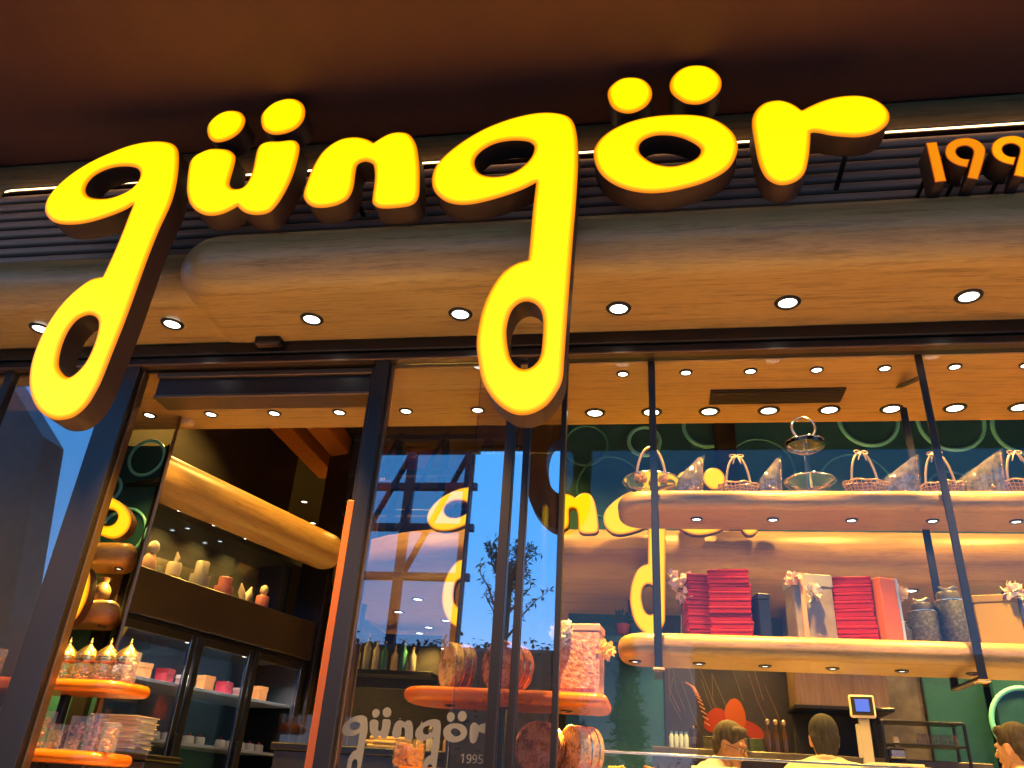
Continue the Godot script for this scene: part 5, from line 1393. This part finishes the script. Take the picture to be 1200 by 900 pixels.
	ring_relief(rp, Vector3(0.2, 1.5, 0.028), 0.30, "ring_deep", 0.012)
	var hd = thing("grill_hood", "brushed metal hood over the dark grill recess behind the staff", "hood", Vector3(1.30, 0.35, -2.86))
	var hg := G.new()
	hg.box(Vector3(0.02, 2.24, 0), Vector3(0.62, 0.70, 0.34), 0.006)
	obj("hood_body", hg, textured("brushed_brown", blend_tex(128, [lin(0.20, 0.12, 0.07), lin(0.32, 0.21, 0.13)], [0.02, 0.08], 93, 1.5), Vector3(5, 0.4, 5), 0.32), hd)
	mats["brushed_brown"].metallic = 0.5
	obj("hood_lip", G.new().box(Vector3(0.02, 1.885, 0.01), Vector3(0.66, 0.025, 0.38), 0.005), mats["black_metal"], hd)
	obj("recess", G.new().box(Vector3(0.02, 1.40, -0.14), Vector3(0.60, 0.94, 0.04), 0.005), mat("recess_black", lin(0.010, 0.009, 0.009), 0.8), hd)  # near black board set below the hood
	# raised ledge behind the staff with small things
	var lg = thing("back_ledge", "dark stone ledge behind the staff carrying bottles and jars", "ledge", Vector3(1.1, 0.35, -2.78))
	obj("top_slab", G.new().box(Vector3(0, 1.555, 0), Vector3(2.2, 0.045, 0.32), 0.006), mats["grey_stone"], lg)
	obj("front_board", G.new().box(Vector3(0, 0.76, 0.06), Vector3(2.2, 1.53, 0.14), 0.006), mats["brown_black"], lg)
	var Y := 1.929
	for i in 8:
		var t = thing("water_bottle", "small blue capped water bottle on the ledge, %s row, %s from the left" % [["front", "back"][i / 4], ORD[i % 4]], "bottle", Vector3(0.135 + (i % 4) * 0.034, Y, -2.68 - 0.04 * (i / 4)), 0, "water bottles on the back ledge")
		obj("body", G.new().lathe([Vector2(0, 0), Vector2(0.015, 0), Vector2(0.016, 0.07), Vector2(0.008, 0.09), Vector2(0, 0.09)], 12), mat("water_plastic", lin(0.45, 0.55, 0.66), 0.15), t)
		obj("cap", G.new().lathe([Vector2(0.009, 0.088), Vector2(0.009, 0.104), Vector2(0, 0.104)], 12), mat("cap_blue", lin(0.10, 0.22, 0.5), 0.4), t)
	var gr = thing("pepper_mill", "dark mill on the ledge right of the water bottles", "mill", Vector3(0.29, Y, -2.72))
	obj("body", G.new().lathe([Vector2(0, 0), Vector2(0.03, 0), Vector2(0.032, 0.06), Vector2(0.024, 0.075), Vector2(0.03, 0.09), Vector2(0.03, 0.13), Vector2(0, 0.135)], 16), mats["brown_black"], gr)
	obj("knob", G.new().ball(Vector3(0, 0.142, 0), Vector3(0.012, 0.012, 0.012), 10, 6), mats["brass"], gr)
	for i in 4:
		var t = thing("saucer_stack", "stack of dark plates on the ledge, %s from the mill" % ORD[i], "plates", Vector3(0.40 + i * 0.105, Y, -2.71), 0, "plate stacks on the back ledge")
		for k in 6:
			obj("plate", G.new().lathe([Vector2(0, k * 0.014), Vector2(0.03, k * 0.014), Vector2(0.048, k * 0.014 + 0.010), Vector2(0.046, k * 0.014 + 0.012), Vector2(0, k * 0.014 + 0.004)], 18), mat("plate_%d" % (i % 2), [lin(0.20, 0.19, 0.18), lin(0.10, 0.16, 0.10)][i % 2], 0.35), t)
	for i in 3:
		var t = thing("spirit_bottle", "gold topped bottle on the ledge beside the hood, %s from the left" % ORD[i], "bottle", Vector3(0.80 + i * 0.055, Y, -2.70), 0, "gold topped bottles on the ledge")
		obj("body", G.new().lathe([Vector2(0, 0), Vector2(0.022, 0), Vector2(0.024, 0.11), Vector2(0.010, 0.15), Vector2(0.010, 0.18), Vector2(0, 0.18)], 14), mat("dark_bottle", lin(0.05, 0.028, 0.015), 0.1), t)
		obj("gold_top", G.new().lathe([Vector2(0.011, 0.178), Vector2(0.017, 0.186), Vector2(0.017, 0.206), Vector2(0.011, 0.214), Vector2(0, 0.215)], 14), mats["brass"], t)
	# rack with a coffee machine and rows of glasses
	var rk = thing("glass_rack", "black metal rack with rows of upturned glasses", "rack", Vector3(1.72, 0.35, -2.60))
	for x in [-0.21, 0.30]:
		for z in [-0.1, 0.1]:
			obj("post", G.new().box(Vector3(x, 0.90, z), Vector3(0.018, 1.80, 0.018), 0.002), mats["black_metal"], rk)
	for y in [1.44, 1.66, 1.80]:
		obj("rack_shelf", G.new().box(Vector3(0.045, y, 0), Vector3(0.50, 0.012, 0.20), 0.002), mats["black_metal"], rk)
	for i in 9:
		var t = thing("tumbler", "upturned clear tumbler on the black rack, %s from the left" % ORD[i], "glass", Vector3(1.745 + i * 0.029, 2.017, -2.56), 0, "tumblers on the rack")
		obj("glass_body", G.new().lathe([Vector2(0.013, 0.0), Vector2(0.011, 0.065), Vector2(0, 0.066)], 12), mats["cut_frost"], t)
		obj("rim", G.new().lathe([Vector2(0.0125, 0.0), Vector2(0.0138, 0.001), Vector2(0.0125, 0.003)], 12), mats["cut_frost"], t)
	var cm = thing("coffee_machine", "small steel and black coffee machine left of the tumblers", "coffee machine", Vector3(1.60, 1.797, -2.56))
	obj("case", G.new().box(Vector3(0, 0.06, -0.02), Vector3(0.13, 0.12, 0.12), 0.008), mats["black_metal"], cm)
	obj("steel_top", G.new().box(Vector3(-0.01, 0.155, 0), Vector3(0.10, 0.06, 0.10), 0.01), mats["bright_steel"], cm)
	obj("spout", G.new().lathe([Vector2(0, 0.19), Vector2(0.02, 0.19), Vector2(0.024, 0.22), Vector2(0.018, 0.26), Vector2(0, 0.262)], 14), mats["pale_till"], cm)
	# potted plant on the bulkhead-side ledge seen under the end of the inner g
	var ps = thing("plant_ledge", "narrow green ledge high behind the pink gift box", "ledge", Vector3(-0.15, 2.60, -2.62))
	obj("board", G.new().box(Vector3(0, 0.03, 0), Vector3(0.8, 0.05, 0.2), 0.005), mats["green_wall"], ps)
	obj("bracket_rod", G.new().box(Vector3(0, 0.20, -0.07), Vector3(0.02, 0.30, 0.02), 0.002), mats["black_metal"], ps)
	var pp = thing("potted_plant", "small plant in a red pot high behind the pink gift box", "plant", Vector3(-0.20, 2.656, -2.60))
	obj("pot", G.new().lathe([Vector2(0, 0), Vector2(0.04, 0), Vector2(0.055, 0.085), Vector2(0.058, 0.09), Vector2(0.05, 0.09), Vector2(0, 0.075)], 18), mat("red_pot", lin(0.42, 0.05, 0.03), 0.5), pp)
	var lv := G.new()
	for i in 60:
		var d = Vector3(rng.randfn(), absf(rng.randfn()) + 0.4, rng.randfn()).normalized()
		var s = d.cross(Vector3(rng.randfn(), rng.randfn(), rng.randfn())).normalized()
		var o = Vector3(0, 0.09, 0) + d * (0.03 + 0.06 * rng.randf())
		lv.tri(o, o + d * 0.02 + s * 0.012, o + d * 0.045)
		lv.tri(o, o + d * 0.045, o + d * 0.02 - s * 0.012)
	obj("leaves", lv, mat("leaf_dark", lin(0.03, 0.06, 0.025), 0.6), pp)

# ---------------------------------------------------------------- the staff
func net(g: G, prims: Array, cell: float, k: float):
	# meshes the smooth union of tapered capsules [a, b, ra, rb] and ellipsoids [centre, radii, basis] as surface nets
	var lo := Vector3.ONE * 1e9
	var hi := -lo
	for p in prims:
		for q in (2 if p.size() == 4 else 1):
			var r: float = maxf(p[2], p[3]) if p.size() == 4 else maxf(p[1].x, maxf(p[1].y, p[1].z))
			lo = lo.min(p[q] - Vector3.ONE * r)
			hi = hi.max(p[q] + Vector3.ONE * r)
	lo -= Vector3.ONE * cell * 2.5
	hi += Vector3.ONE * cell * 2.5
	var nx := int((hi.x - lo.x) / cell) + 1
	var ny := int((hi.y - lo.y) / cell) + 1
	var nz := int((hi.z - lo.z) / cell) + 1
	var f := PackedFloat32Array()
	f.resize(nx * ny * nz)
	f.fill(1.0)
	for p in prims:
		var cap: bool = p.size() == 4
		var sub: bool = not cap and p.size() > 3 - 1 and p[2] is bool and p[2]
		var r: float = maxf(p[2], p[3]) if cap else maxf(p[1].x, maxf(p[1].y, p[1].z))
		var a: Vector3 = p[0]
		var b: Vector3 = p[1] if cap else p[0]
		var pad = r + k + cell * 2
		var l = (a.min(b) - Vector3.ONE * pad - lo) / cell
		var h = (a.max(b) + Vector3.ONE * pad - lo) / cell
		var ab = b - a
		var len2 = maxf(ab.length_squared(), 1e-9)
		var rad: Vector3 = Vector3.ONE if cap else p[1]
		var rmin = minf(rad.x, minf(rad.y, rad.z))
		for z in range(maxi(0, int(l.z)), mini(nz, int(h.z) + 1)):
			for y in range(maxi(0, int(l.y)), mini(ny, int(h.y) + 1)):
				for x in range(maxi(0, int(l.x)), mini(nx, int(h.x) + 1)):
					var q = lo + Vector3(x, y, z) * cell
					var d: float
					if cap:
						var t = clampf((q - a).dot(ab) / len2, 0, 1)
						d = q.distance_to(a + ab * t) - lerpf(p[2], p[3], t)
					else:
						d = (((q - a) / rad).length() - 1.0) * rmin
					var i = x + nx * (y + ny * z)
					var e = f[i]
					if sub:
						f[i] = maxf(e, -d)
					else:
						var w = clampf(0.5 + 0.5 * (e - d) / k, 0, 1)
						f[i] = lerpf(e, d, w) - k * w * (1 - w)
	var vert := {}
	var sx := 1
	var sy := nx
	var sz := nx * ny
	var off = [0, sx, sy, sx + sy, sz, sx + sz, sy + sz, sx + sy + sz]
	var corner = [Vector3(0, 0, 0), Vector3(1, 0, 0), Vector3(0, 1, 0), Vector3(1, 1, 0), Vector3(0, 0, 1), Vector3(1, 0, 1), Vector3(0, 1, 1), Vector3(1, 1, 1)]
	var edges = [[0, 1], [2, 3], [4, 5], [6, 7], [0, 2], [1, 3], [4, 6], [5, 7], [0, 4], [1, 5], [2, 6], [3, 7]]
	for z in nz - 1:
		for y in ny - 1:
			for x in nx - 1:
				var i = x + nx * (y + ny * z)
				var inside := 0
				for c in off:
					if f[i + c] < 0:
						inside += 1
				if inside == 0 or inside == 8:
					continue
				var s := Vector3.ZERO
				var n := 0
				for e in edges:
					var u = f[i + off[e[0]]]
					var v = f[i + off[e[1]]]
					if (u < 0) != (v < 0):
						s += corner[e[0]].lerp(corner[e[1]], u / (u - v))
						n += 1
				vert[i] = lo + (Vector3(x, y, z) + s / n) * cell
	g.grp += 1
	for z in range(1, nz - 1):
		for y in range(1, ny - 1):
			for x in range(1, nx - 1):
				var i = x + nx * (y + ny * z)
				for ax in 3:
					var st = [sx, sy, sz][ax]
					var ins = f[i] < 0
					if ins == (f[i + st] < 0):
						continue
					var u = [sy, sz, sx][ax]
					var v = [sz, sx, sy][ax]
					var q = [vert[i - u - v], vert[i - v], vert[i], vert[i - u]]
					if not ins:
						q.reverse()
					g.quad(q[0], q[1], q[2], q[3], g.grp)

func person(label: String, at: Vector3, turn: float, bend: float, head_turn: Vector3, hair: Color, shirt: Color, skin: Color, reach: Array, glasses: bool, hair_back := 0.0):
	var t = thing("person", label, "person", at, turn, "")
	var S := Basis(Vector3.RIGHT, bend)
	var hip := Vector3(0, 0.93, 0)
	var up = func(v: Vector3) -> Vector3: return hip + S * (v - hip)
	var body := G.new()
	var torso = [[up.call(Vector3(-0.08, 0.96, 0)), up.call(Vector3(-0.07, 1.26, -0.01)), 0.105, 0.115], [up.call(Vector3(0.08, 0.96, 0)), up.call(Vector3(0.07, 1.26, -0.01)), 0.105, 0.115], [up.call(Vector3(-0.10, 1.30, -0.01)), up.call(Vector3(0.10, 1.30, -0.01)), 0.10, 0.10], [up.call(Vector3(-0.15, 1.405, -0.015)), up.call(Vector3(0.15, 1.405, -0.015)), 0.058, 0.058], [up.call(Vector3(-0.06, 1.44, -0.02)), up.call(Vector3(0.06, 1.44, -0.02)), 0.05, 0.05]]
	var neck = [up.call(Vector3(0, 1.42, -0.015)), up.call(Vector3(0, 1.55, 0.012)), 0.058, 0.052]
	var legs = []
	for s in [-1, 1]:
		legs.append([Vector3(s * 0.09, 0.90, 0), Vector3(s * 0.10, 0.48, 0.012), 0.088, 0.058])
		legs.append([Vector3(s * 0.10, 0.48, 0.012), Vector3(s * 0.10, 0.09, -0.015), 0.054, 0.036])
	var feet = []
	for s in [-1, 1]:
		feet.append([Vector3(s * 0.10, 0.045, -0.03), Vector3(s * 0.115, 0.032, 0.15), 0.042, 0.030])
	var arms = []
	var hands = []
	for i in 2:
		var s = [-1, 1][i]
		var sh = up.call(Vector3(s * 0.185, 1.395, -0.01))
		var el: Vector3 = reach[i][0]
		var wr: Vector3 = reach[i][1]
		arms.append([sh, el, 0.050, 0.040])
		arms.append([el, wr, 0.038, 0.027])
		# a palm with four bent fingers and a thumb
		var d = (wr - el).normalized()
		var side = d.cross(Vector3.UP).normalized() * s
		var down = side.cross(d).normalized()
		if down.y > 0:
			down = -down
		var palm = []
		palm.append([wr, wr + d * 0.045, 0.026, 0.026])
		palm.append([wr + d * 0.05 - side * 0.026, wr + d * 0.085 - side * 0.028, 0.016, 0.013])
		palm.append([wr + d * 0.05 + side * 0.024, wr + d * 0.082 + side * 0.028, 0.016, 0.013])
		for k in 4:
			var a = wr + d * 0.088 + side * (-0.030 + k * 0.020)
			var ln = [0.036, 0.044, 0.040, 0.030][k]
			var m = a + d * ln * 0.8 + down * 0.010
			palm.append([a - d * 0.012, m, 0.0095, 0.0085])
			palm.append([m, m + d * ln * 0.45 + down * ln * 0.5, 0.0085, 0.007])
		palm.append([wr + d * 0.02 - side * 0.022, wr + d * 0.055 - side * 0.052, 0.013, 0.010])
		palm.append([wr + d * 0.055 - side * 0.052, wr + d * 0.085 - side * 0.050 + down * 0.012, 0.010, 0.008])
		hands.append(palm)
	net(body, torso + [neck] + legs + feet + arms, 0.022, 0.03)
	for h in hands:
		net(body, h, 0.0055, 0.006)
	var H := Transform3D(Basis.from_euler(head_turn), up.call(Vector3(0, 1.535, 0.012)))
	body.xf = H
	var head = [[Vector3(0, 0.092, -0.014), Vector3(0.074, 0.094, 0.091)], [Vector3(0, 0.035, 0.022), Vector3(0.060, 0.078, 0.068)], [Vector3(-0.014, -0.028, 0.066), Vector3(0.014, -0.028, 0.066), 0.020, 0.020], [Vector3(0, 0.064, 0.086), Vector3(0, 0.036, 0.106), 0.008, 0.013], [Vector3(-0.034, 0.082, 0.074), Vector3(0.034, 0.082, 0.074), 0.013, 0.013], [Vector3(-0.02, 0.004, 0.084), Vector3(0.02, 0.004, 0.084), 0.007, 0.007], [Vector3(-0.072, 0.05, -0.004), Vector3(0.012, 0.033, 0.020)], [Vector3(0.072, 0.05, -0.004), Vector3(0.012, 0.033, 0.020)], [Vector3(-0.062, 0.075, 0.0), Vector3(-0.074, 0.072, -0.012), 0.012, 0.010], [Vector3(0.062, 0.075, 0.0), Vector3(0.074, 0.072, -0.012), 0.012, 0.010], [Vector3(0, 0.02, -0.02), Vector3(0, -0.06, -0.02), 0.052, 0.050]]
	net(body, head, 0.006, 0.012)
	obj("body", body, mat("skin_" + skin.to_html(), skin, 0.5), t)
	mats["skin_" + skin.to_html()].subsurf_scatter_enabled = true
	mats["skin_" + skin.to_html()].subsurf_scatter_strength = 0.15
	var fat = func(l: Array, by: float) -> Array:
		var r = []
		for p in l:
			r.append([p[0], p[1], p[2] + by, p[3] + by])
		return r
	var sg := G.new()
	var sleeves = fat.call(arms, 0.014)
	for i in [1, 3]:
		sleeves[i][1] = arms[i][0].lerp(arms[i][1], 0.93)
	net(sg, fat.call(torso, 0.016) + sleeves, 0.017, 0.028)
	obj("shirt", sg, textured("shirt_" + shirt.to_html(), blend_tex(128, [shirt.darkened(0.1), shirt, shirt.lightened(0.06)], [0.01, 0.05], 97, 1.6), Vector3(2, 2, 2), 0.8), t)
	var cg := G.new()
	var nb = up.call(Vector3(0, 1.468, -0.006))
	var cl = []
	for i in 24:
		var a = TAU * i / 24
		cl.append(nb + S * Vector3(cos(a) * 0.066, 0.008 - 0.022 * sin(a), sin(a) * 0.060))
	cg.tube(cl, 0.013, 7, true)
	obj("collar", cg, mats["shirt_" + shirt.to_html()], t)
	var tg := G.new()
	net(tg, fat.call(legs, 0.016) + [[Vector3(-0.07, 0.93, 0), Vector3(0.07, 0.93, 0), 0.125, 0.125]], 0.024, 0.03)
	obj("trousers", tg, mat("dark_cloth", lin(0.02, 0.02, 0.022), 0.85), t)
	var fg := G.new()
	net(fg, fat.call(feet, 0.008), 0.012, 0.012)
	obj("shoes", fg, mats["black_metal"], t)
	var hg := G.new()
	hg.xf = H
	net(hg, [[Vector3(0, 0.104, -0.022), Vector3(0.083, 0.098, 0.096)], [Vector3(-0.045, 0.06, -0.062), Vector3(-0.04, 0.01 - hair_back, -0.062), 0.036, 0.022], [Vector3(0.045, 0.06, -0.062), Vector3(0.04, 0.01 - hair_back, -0.062), 0.036, 0.022], [Vector3(0, 0.06, -0.075), Vector3(0, 0.0 - hair_back, -0.068), 0.034, 0.022], [Vector3(-0.045, 0.150, 0.045), Vector3(0.04, 0.156, 0.04), 0.028, 0.028], [Vector3(0, 0.03, 0.110), Vector3(0.088, 0.095, 0.085), true], [Vector3(0.075, 0.03, 0.015), Vector3(0.03, 0.05, 0.045), true], [Vector3(-0.075, 0.03, 0.015), Vector3(0.03, 0.05, 0.045), true]], 0.006, 0.012)
	obj("hair", hg, textured("hair_" + hair.to_html(), blend_tex(128, [hair.darkened(0.4), hair, hair.lightened(0.12)], [0.02, 0.12], 98, 2.0), Vector3(14, 3, 14), 0.8), t)
	for s in [-1, 1]:
		var eg := G.new()
		eg.xf = H
		eg.ball(Vector3(s * 0.030, 0.058, 0.074), Vector3(0.013, 0.010, 0.011), 12, 8)
		var e = obj("eye", eg, mat("eye_white", lin(0.6, 0.58, 0.55), 0.2), t)
		var ig := G.new()
		ig.xf = H
		ig.ball(Vector3(s * 0.030, 0.058, 0.0825), Vector3(0.0055, 0.0055, 0.003), 10, 6)
		obj("iris", ig, mat("iris", lin(0.03, 0.018, 0.01), 0.1), e)
	var mg := G.new()
	mg.xf = H
	mg.tube([Vector3(-0.020, 0.006, 0.087), Vector3(0, 0.004, 0.0925), Vector3(0.020, 0.006, 0.087)], 0.004, 6)
	obj("mouth", mg, mat("lips", lin(0.30, 0.10, 0.08), 0.5), t)
	if glasses:
		var gg := G.new()
		gg.xf = H
		for s in [-1, 1]:
			var l = []
			for i in 20:
				var a = TAU * i / 20
				l.append(Vector3(s * 0.034 + 0.025 * cos(a), 0.056 + 0.018 * sin(a), 0.098))
			gg.tube(l, 0.002, 5, true)
			gg.tube([Vector3(s * 0.059, 0.060, 0.097), Vector3(s * 0.078, 0.062, 0.04), Vector3(s * 0.080, 0.060, -0.01)], 0.002, 5)
		gg.tube([Vector3(-0.009, 0.060, 0.099), Vector3(0, 0.064, 0.102), Vector3(0.009, 0.060, 0.099)], 0.002, 5)
		obj("glasses", gg, mats["black_metal"], t)
	return t

func people():
	var cream := lin(0.62, 0.50, 0.36)
	person("person with short greying hair and glasses in a white shirt, looking down to the right", Vector3(0.265, 0.35, -2.02), deg_to_rad(62), 0.34, Vector3(0.32, 0.0, 0), lin(0.060, 0.045, 0.034), lin(0.68, 0.60, 0.48), lin(0.46, 0.23, 0.13), [[Vector3(-0.24, 1.12, 0.24), Vector3(-0.14, 1.10, 0.47)], [Vector3(0.24, 1.12, 0.24), Vector3(0.15, 1.10, 0.47)]], true)
	person("person with black hair in a cream shirt seen from behind, left of the till display", Vector3(0.975, 0.35, -1.66), deg_to_rad(168), 0.06, Vector3(0.10, 0.15, 0), lin(0.012, 0.010, 0.010), cream, lin(0.44, 0.22, 0.12), [[Vector3(-0.27, 1.14, 0.08), Vector3(-0.22, 1.14, 0.34)], [Vector3(0.25, 1.12, 0.06), Vector3(0.20, 1.10, 0.32)]], false, 0.02)
	person("person with brown hair and pale shirt at the right edge, facing away", Vector3(2.03, 0.35, -1.66), deg_to_rad(232), 0.05, Vector3(0.08, -0.2, 0), lin(0.030, 0.018, 0.011), cream, lin(0.50, 0.27, 0.16), [[Vector3(-0.26, 1.12, 0.06), Vector3(-0.20, 1.08, 0.32)], [Vector3(0.26, 1.12, 0.06), Vector3(0.20, 1.08, 0.32)]], false)

# ---------------------------------------------------------------- across the street, mirrored in the glass
func leaf_mesh(l: float, w: float) -> ArrayMesh:
	var g := G.new()
	g.tri(Vector3(0, 0, 0), Vector3(w, l * 0.45, w * 0.3), Vector3(0, l, 0))
	g.tri(Vector3(0, 0, 0), Vector3(0, l, 0), Vector3(-w, l * 0.45, w * 0.3))
	return g.done()

func leaves(called: String, where: Array, mesh: Mesh, m: Material, parent: Node3D):
	var mm := MultiMesh.new()
	mm.transform_format = MultiMesh.TRANSFORM_3D
	mm.mesh = mesh
	mm.instance_count = where.size()
	for i in where.size():
		mm.set_instance_transform(i, where[i])
	var o := MultiMeshInstance3D.new()
	o.multimesh = mm
	o.material_override = m
	o.name = called
	o.set_meta("kind", "stuff")
	parent.add_child(o, true)

func street():
	# an olive tree in a planter in front of the shop
	var t = thing("olive_tree", "young olive tree in a square planter across the pavement, mirrored in the blue panes", "tree", Vector3(-1.75, 0.11, 6.4))
	obj("planter", G.new().box(Vector3(0, 0.3, 0), Vector3(0.6, 0.6, 0.6), 0.02), mats["grey_cladding"], t)
	var bark = mat("olive_bark", lin(0.10, 0.08, 0.06), 0.9)
	obj("trunk", G.new().tube([Vector3(0, 0.5, 0), Vector3(0.03, 1.5, 0.02), Vector3(-0.02, 2.6, 0), Vector3(0.02, 3.75, 0)], [0.06, 0.05, 0.042, 0.032], 10), bark, t)
	var spots := []
	var limbs := G.new()
	for i in 26:
		var y = 3.2 + 0.11 * i * 0.62
		var a = i * 2.4
		var ln = 0.85 - 0.02 * i
		var p = [Vector3(0.02, minf(y, 3.75), 0)]
		for k in 4:
			var f = (k + 1) / 4.0
			p.append(Vector3(cos(a) * ln * f * 0.55 + 0.05 * rng.randfn(), minf(y, 3.75) + ln * f * (0.7 + 0.03 * i) + 0.03 * rng.randfn(), sin(a) * ln * f * 0.55))
		limbs.tube(p, [0.022, 0.016, 0.011, 0.007, 0.003], 6)
		for k in 44:
			var f = 0.25 + 0.75 * rng.randf()
			var b: Vector3 = p[int(f * 3.99)].lerp(p[int(f * 3.99) + 1], fmod(f * 3.99, 1.0))
			var bs = Basis.from_euler(Vector3(rng.randf() * TAU, rng.randf() * TAU, rng.randf() * TAU))
			spots.append(Transform3D(bs, b + bs.y * 0.01))
	obj("limbs", limbs, bark, t)
	leaves("crown", spots, leaf_mesh(0.085, 0.013), mat("olive_leaf", lin(0.05, 0.07, 0.045), 0.6), t)
	# an unseen hedge, added to darken the sky reflection low in the blue panes
	var kh = thing("sky_screen_hedge", "added tall clipped hedge at the kerb, screening the sky from the blue panes", "hedge", Vector3(-2.75, 0.11, 7.6))
	obj("branches", G.new().box(Vector3(0, 1.62, 0), Vector3(3.6, 3.22, 0.6), 0.05), bark, kh)
	var kw := []
	for i in 13000:
		kw.append(Transform3D(Basis.from_euler(Vector3(rng.randf() * TAU, rng.randf() * TAU, rng.randf() * TAU)), Vector3((rng.randf() - 0.5) * 3.8, 0.05 + rng.randf() * (3.25 + 0.06 * sin(i * 0.7)), (rng.randf() - 0.5) * 0.75)))
	leaves("leaves", kw, leaf_mesh(0.09, 0.025), mat("hedge_leaf", lin(0.025, 0.045, 0.02), 0.7), kh)
	# conifers and a hedge beyond the road
	for c in [[-0.8, 26.5, 7.0, 1.5], [1.9, 27.5, 5.0, 1.3], [-5.5, 28.0, 5.6, 1.6], [4.6, 29.0, 4.6, 1.4], [-9.5, 30.0, 6.4, 1.7]]:
		var n = thing("conifer", "dark conifer beyond the road, %s" % {-0.8: "tallest, opposite the display window", 1.9: "shorter, right of the tallest", -5.5: "left of the tallest", 4.6: "rightmost", -9.5: "farthest left"}[c[0]], "tree", Vector3(c[0], 0, c[1]), 0, "conifers beyond the road")
		obj("trunk", G.new().tube([Vector3(0, 0, 0), Vector3(0, c[2] * 0.5, 0), Vector3(0, c[2], 0)], [0.14, 0.09, 0.015], 8), bark, n)
		var where := []
		for i in 2600:
			var f = pow(rng.randf(), 0.7)
			var y = c[2] * (1.0 - f) + 0.3
			var rr = c[3] * f * (0.75 + 0.25 * sin(y * 9.0)) * sqrt(rng.randf())
			var a = rng.randf() * TAU
			var bs = Basis.from_euler(Vector3(rng.randf() * 2.4, rng.randf() * TAU, rng.randf() * 2.4))
			where.append(Transform3D(bs, Vector3(cos(a) * rr, minf(y, c[2] + 0.1), sin(a) * rr)))
		leaves("crown", where, leaf_mesh(0.34, 0.07), mat("conifer_leaf", lin(0.018, 0.035, 0.02), 0.8), n)
	var hd = thing("hedge", "long clipped hedge beyond the road", "hedge", Vector3(0, 0, 31))
	obj("branches", G.new().box(Vector3(0, 1.2, 0), Vector3(44, 2.3, 0.9), 0.05), bark, hd)
	var hw := []
	for i in 9000:
		var bs = Basis.from_euler(Vector3(rng.randf() * TAU, rng.randf() * TAU, rng.randf() * TAU))
		hw.append(Transform3D(bs, Vector3((rng.randf() - 0.5) * 44, 0.1 + 3.4 * rng.randf() * (0.85 + 0.15 * sin(i * 0.01)), (rng.randf() - 0.5) * 1.8)))
	leaves("leaves", hw, leaf_mesh(0.3, 0.08), mats["conifer_leaf"], hd)
	# a grey clad pier with a sloping top on the pavement, mirrored in the leftmost panes
	var gp = thing("street_pier", "grey clad street pier with sloping top, mirrored in the leftmost panes", "pier", Vector3(0, 0, 2.5))
	var cuts = [[-10.0, -8.1, 5.5, 5.5], [-8.08, -6.56, 5.5, 5.38], [-6.54, -5.42, 5.36, 4.22]]
	for q in cuts:
		obj("cladding_panel", G.new().prism(PackedVector2Array([Vector2(q[0], 0.11), Vector2(q[1] + (0.36 if q[1] > -6 else 0.0), 0.11), Vector2(q[1] + (0.30 if q[1] > -6 else 0.0), 2.6), Vector2(q[1], q[3]), Vector2(q[0], q[2])]), -0.15, 0.15), mats["grey_cladding"], gp)
	# an unseen flat roofed block, added to keep sky haze off the window
	var ab = thing("sky_screen_block", "added low flat roofed block screening the sky beyond the road on the right", "building", Vector3(14.0, 0, 33))
	obj("wall", G.new().box(Vector3(0, 3.9, 1.5), Vector3(24, 7.8, 3.0), 0.02), mats["render_wall"], ab)
	obj("roof_edge", G.new().box(Vector3(0, 7.9, 1.4), Vector3(24.4, 0.25, 3.3), 0.03), mats["bronze"], ab)
	for i in 10:
		for k in 2:
			var w = obj("window", G.new().box(Vector3(-10.6 + i * 2.35, 2.6 + k * 3.0, -0.02), Vector3(1.3, 1.5, 0.08), 0.01), mats["bronze_light"], ab)
			obj("glazing", G.new().box(Vector3(-10.6 + i * 2.35, 2.6 + k * 3.0, -0.065), Vector3(1.14, 1.34, 0.02), 0.003), mats["black_metal"], w)
	# a steel framed pavilion that the sidelight mirrors
	var pv = thing("steel_pavilion", "open steel framed pavilion across the street", "pavilion", Vector3(-4.0, 0, 8.6))
	for x in [-1.9, -0.9, 0.1, 1.1]:
		obj("column", G.new().box(Vector3(x, 3.4, 0), Vector3(0.14, 6.8, 0.14), 0.01), mats["blue_steel"], pv)
	for y in [4.6, 5.4, 6.1, 6.75]:
		obj("beam", G.new().box(Vector3(-0.4, y, 0.02), Vector3(3.3, 0.12, 0.10), 0.01), mats["blue_steel"], pv)
	for x in [-1.4, -0.4, 0.6]:
		obj("brace", G.new().tube([Vector3(x - 0.45, 4.65, 0.05), Vector3(x + 0.45, 6.7, 0.05)], 0.05, 8), mats["blue_steel"], pv)
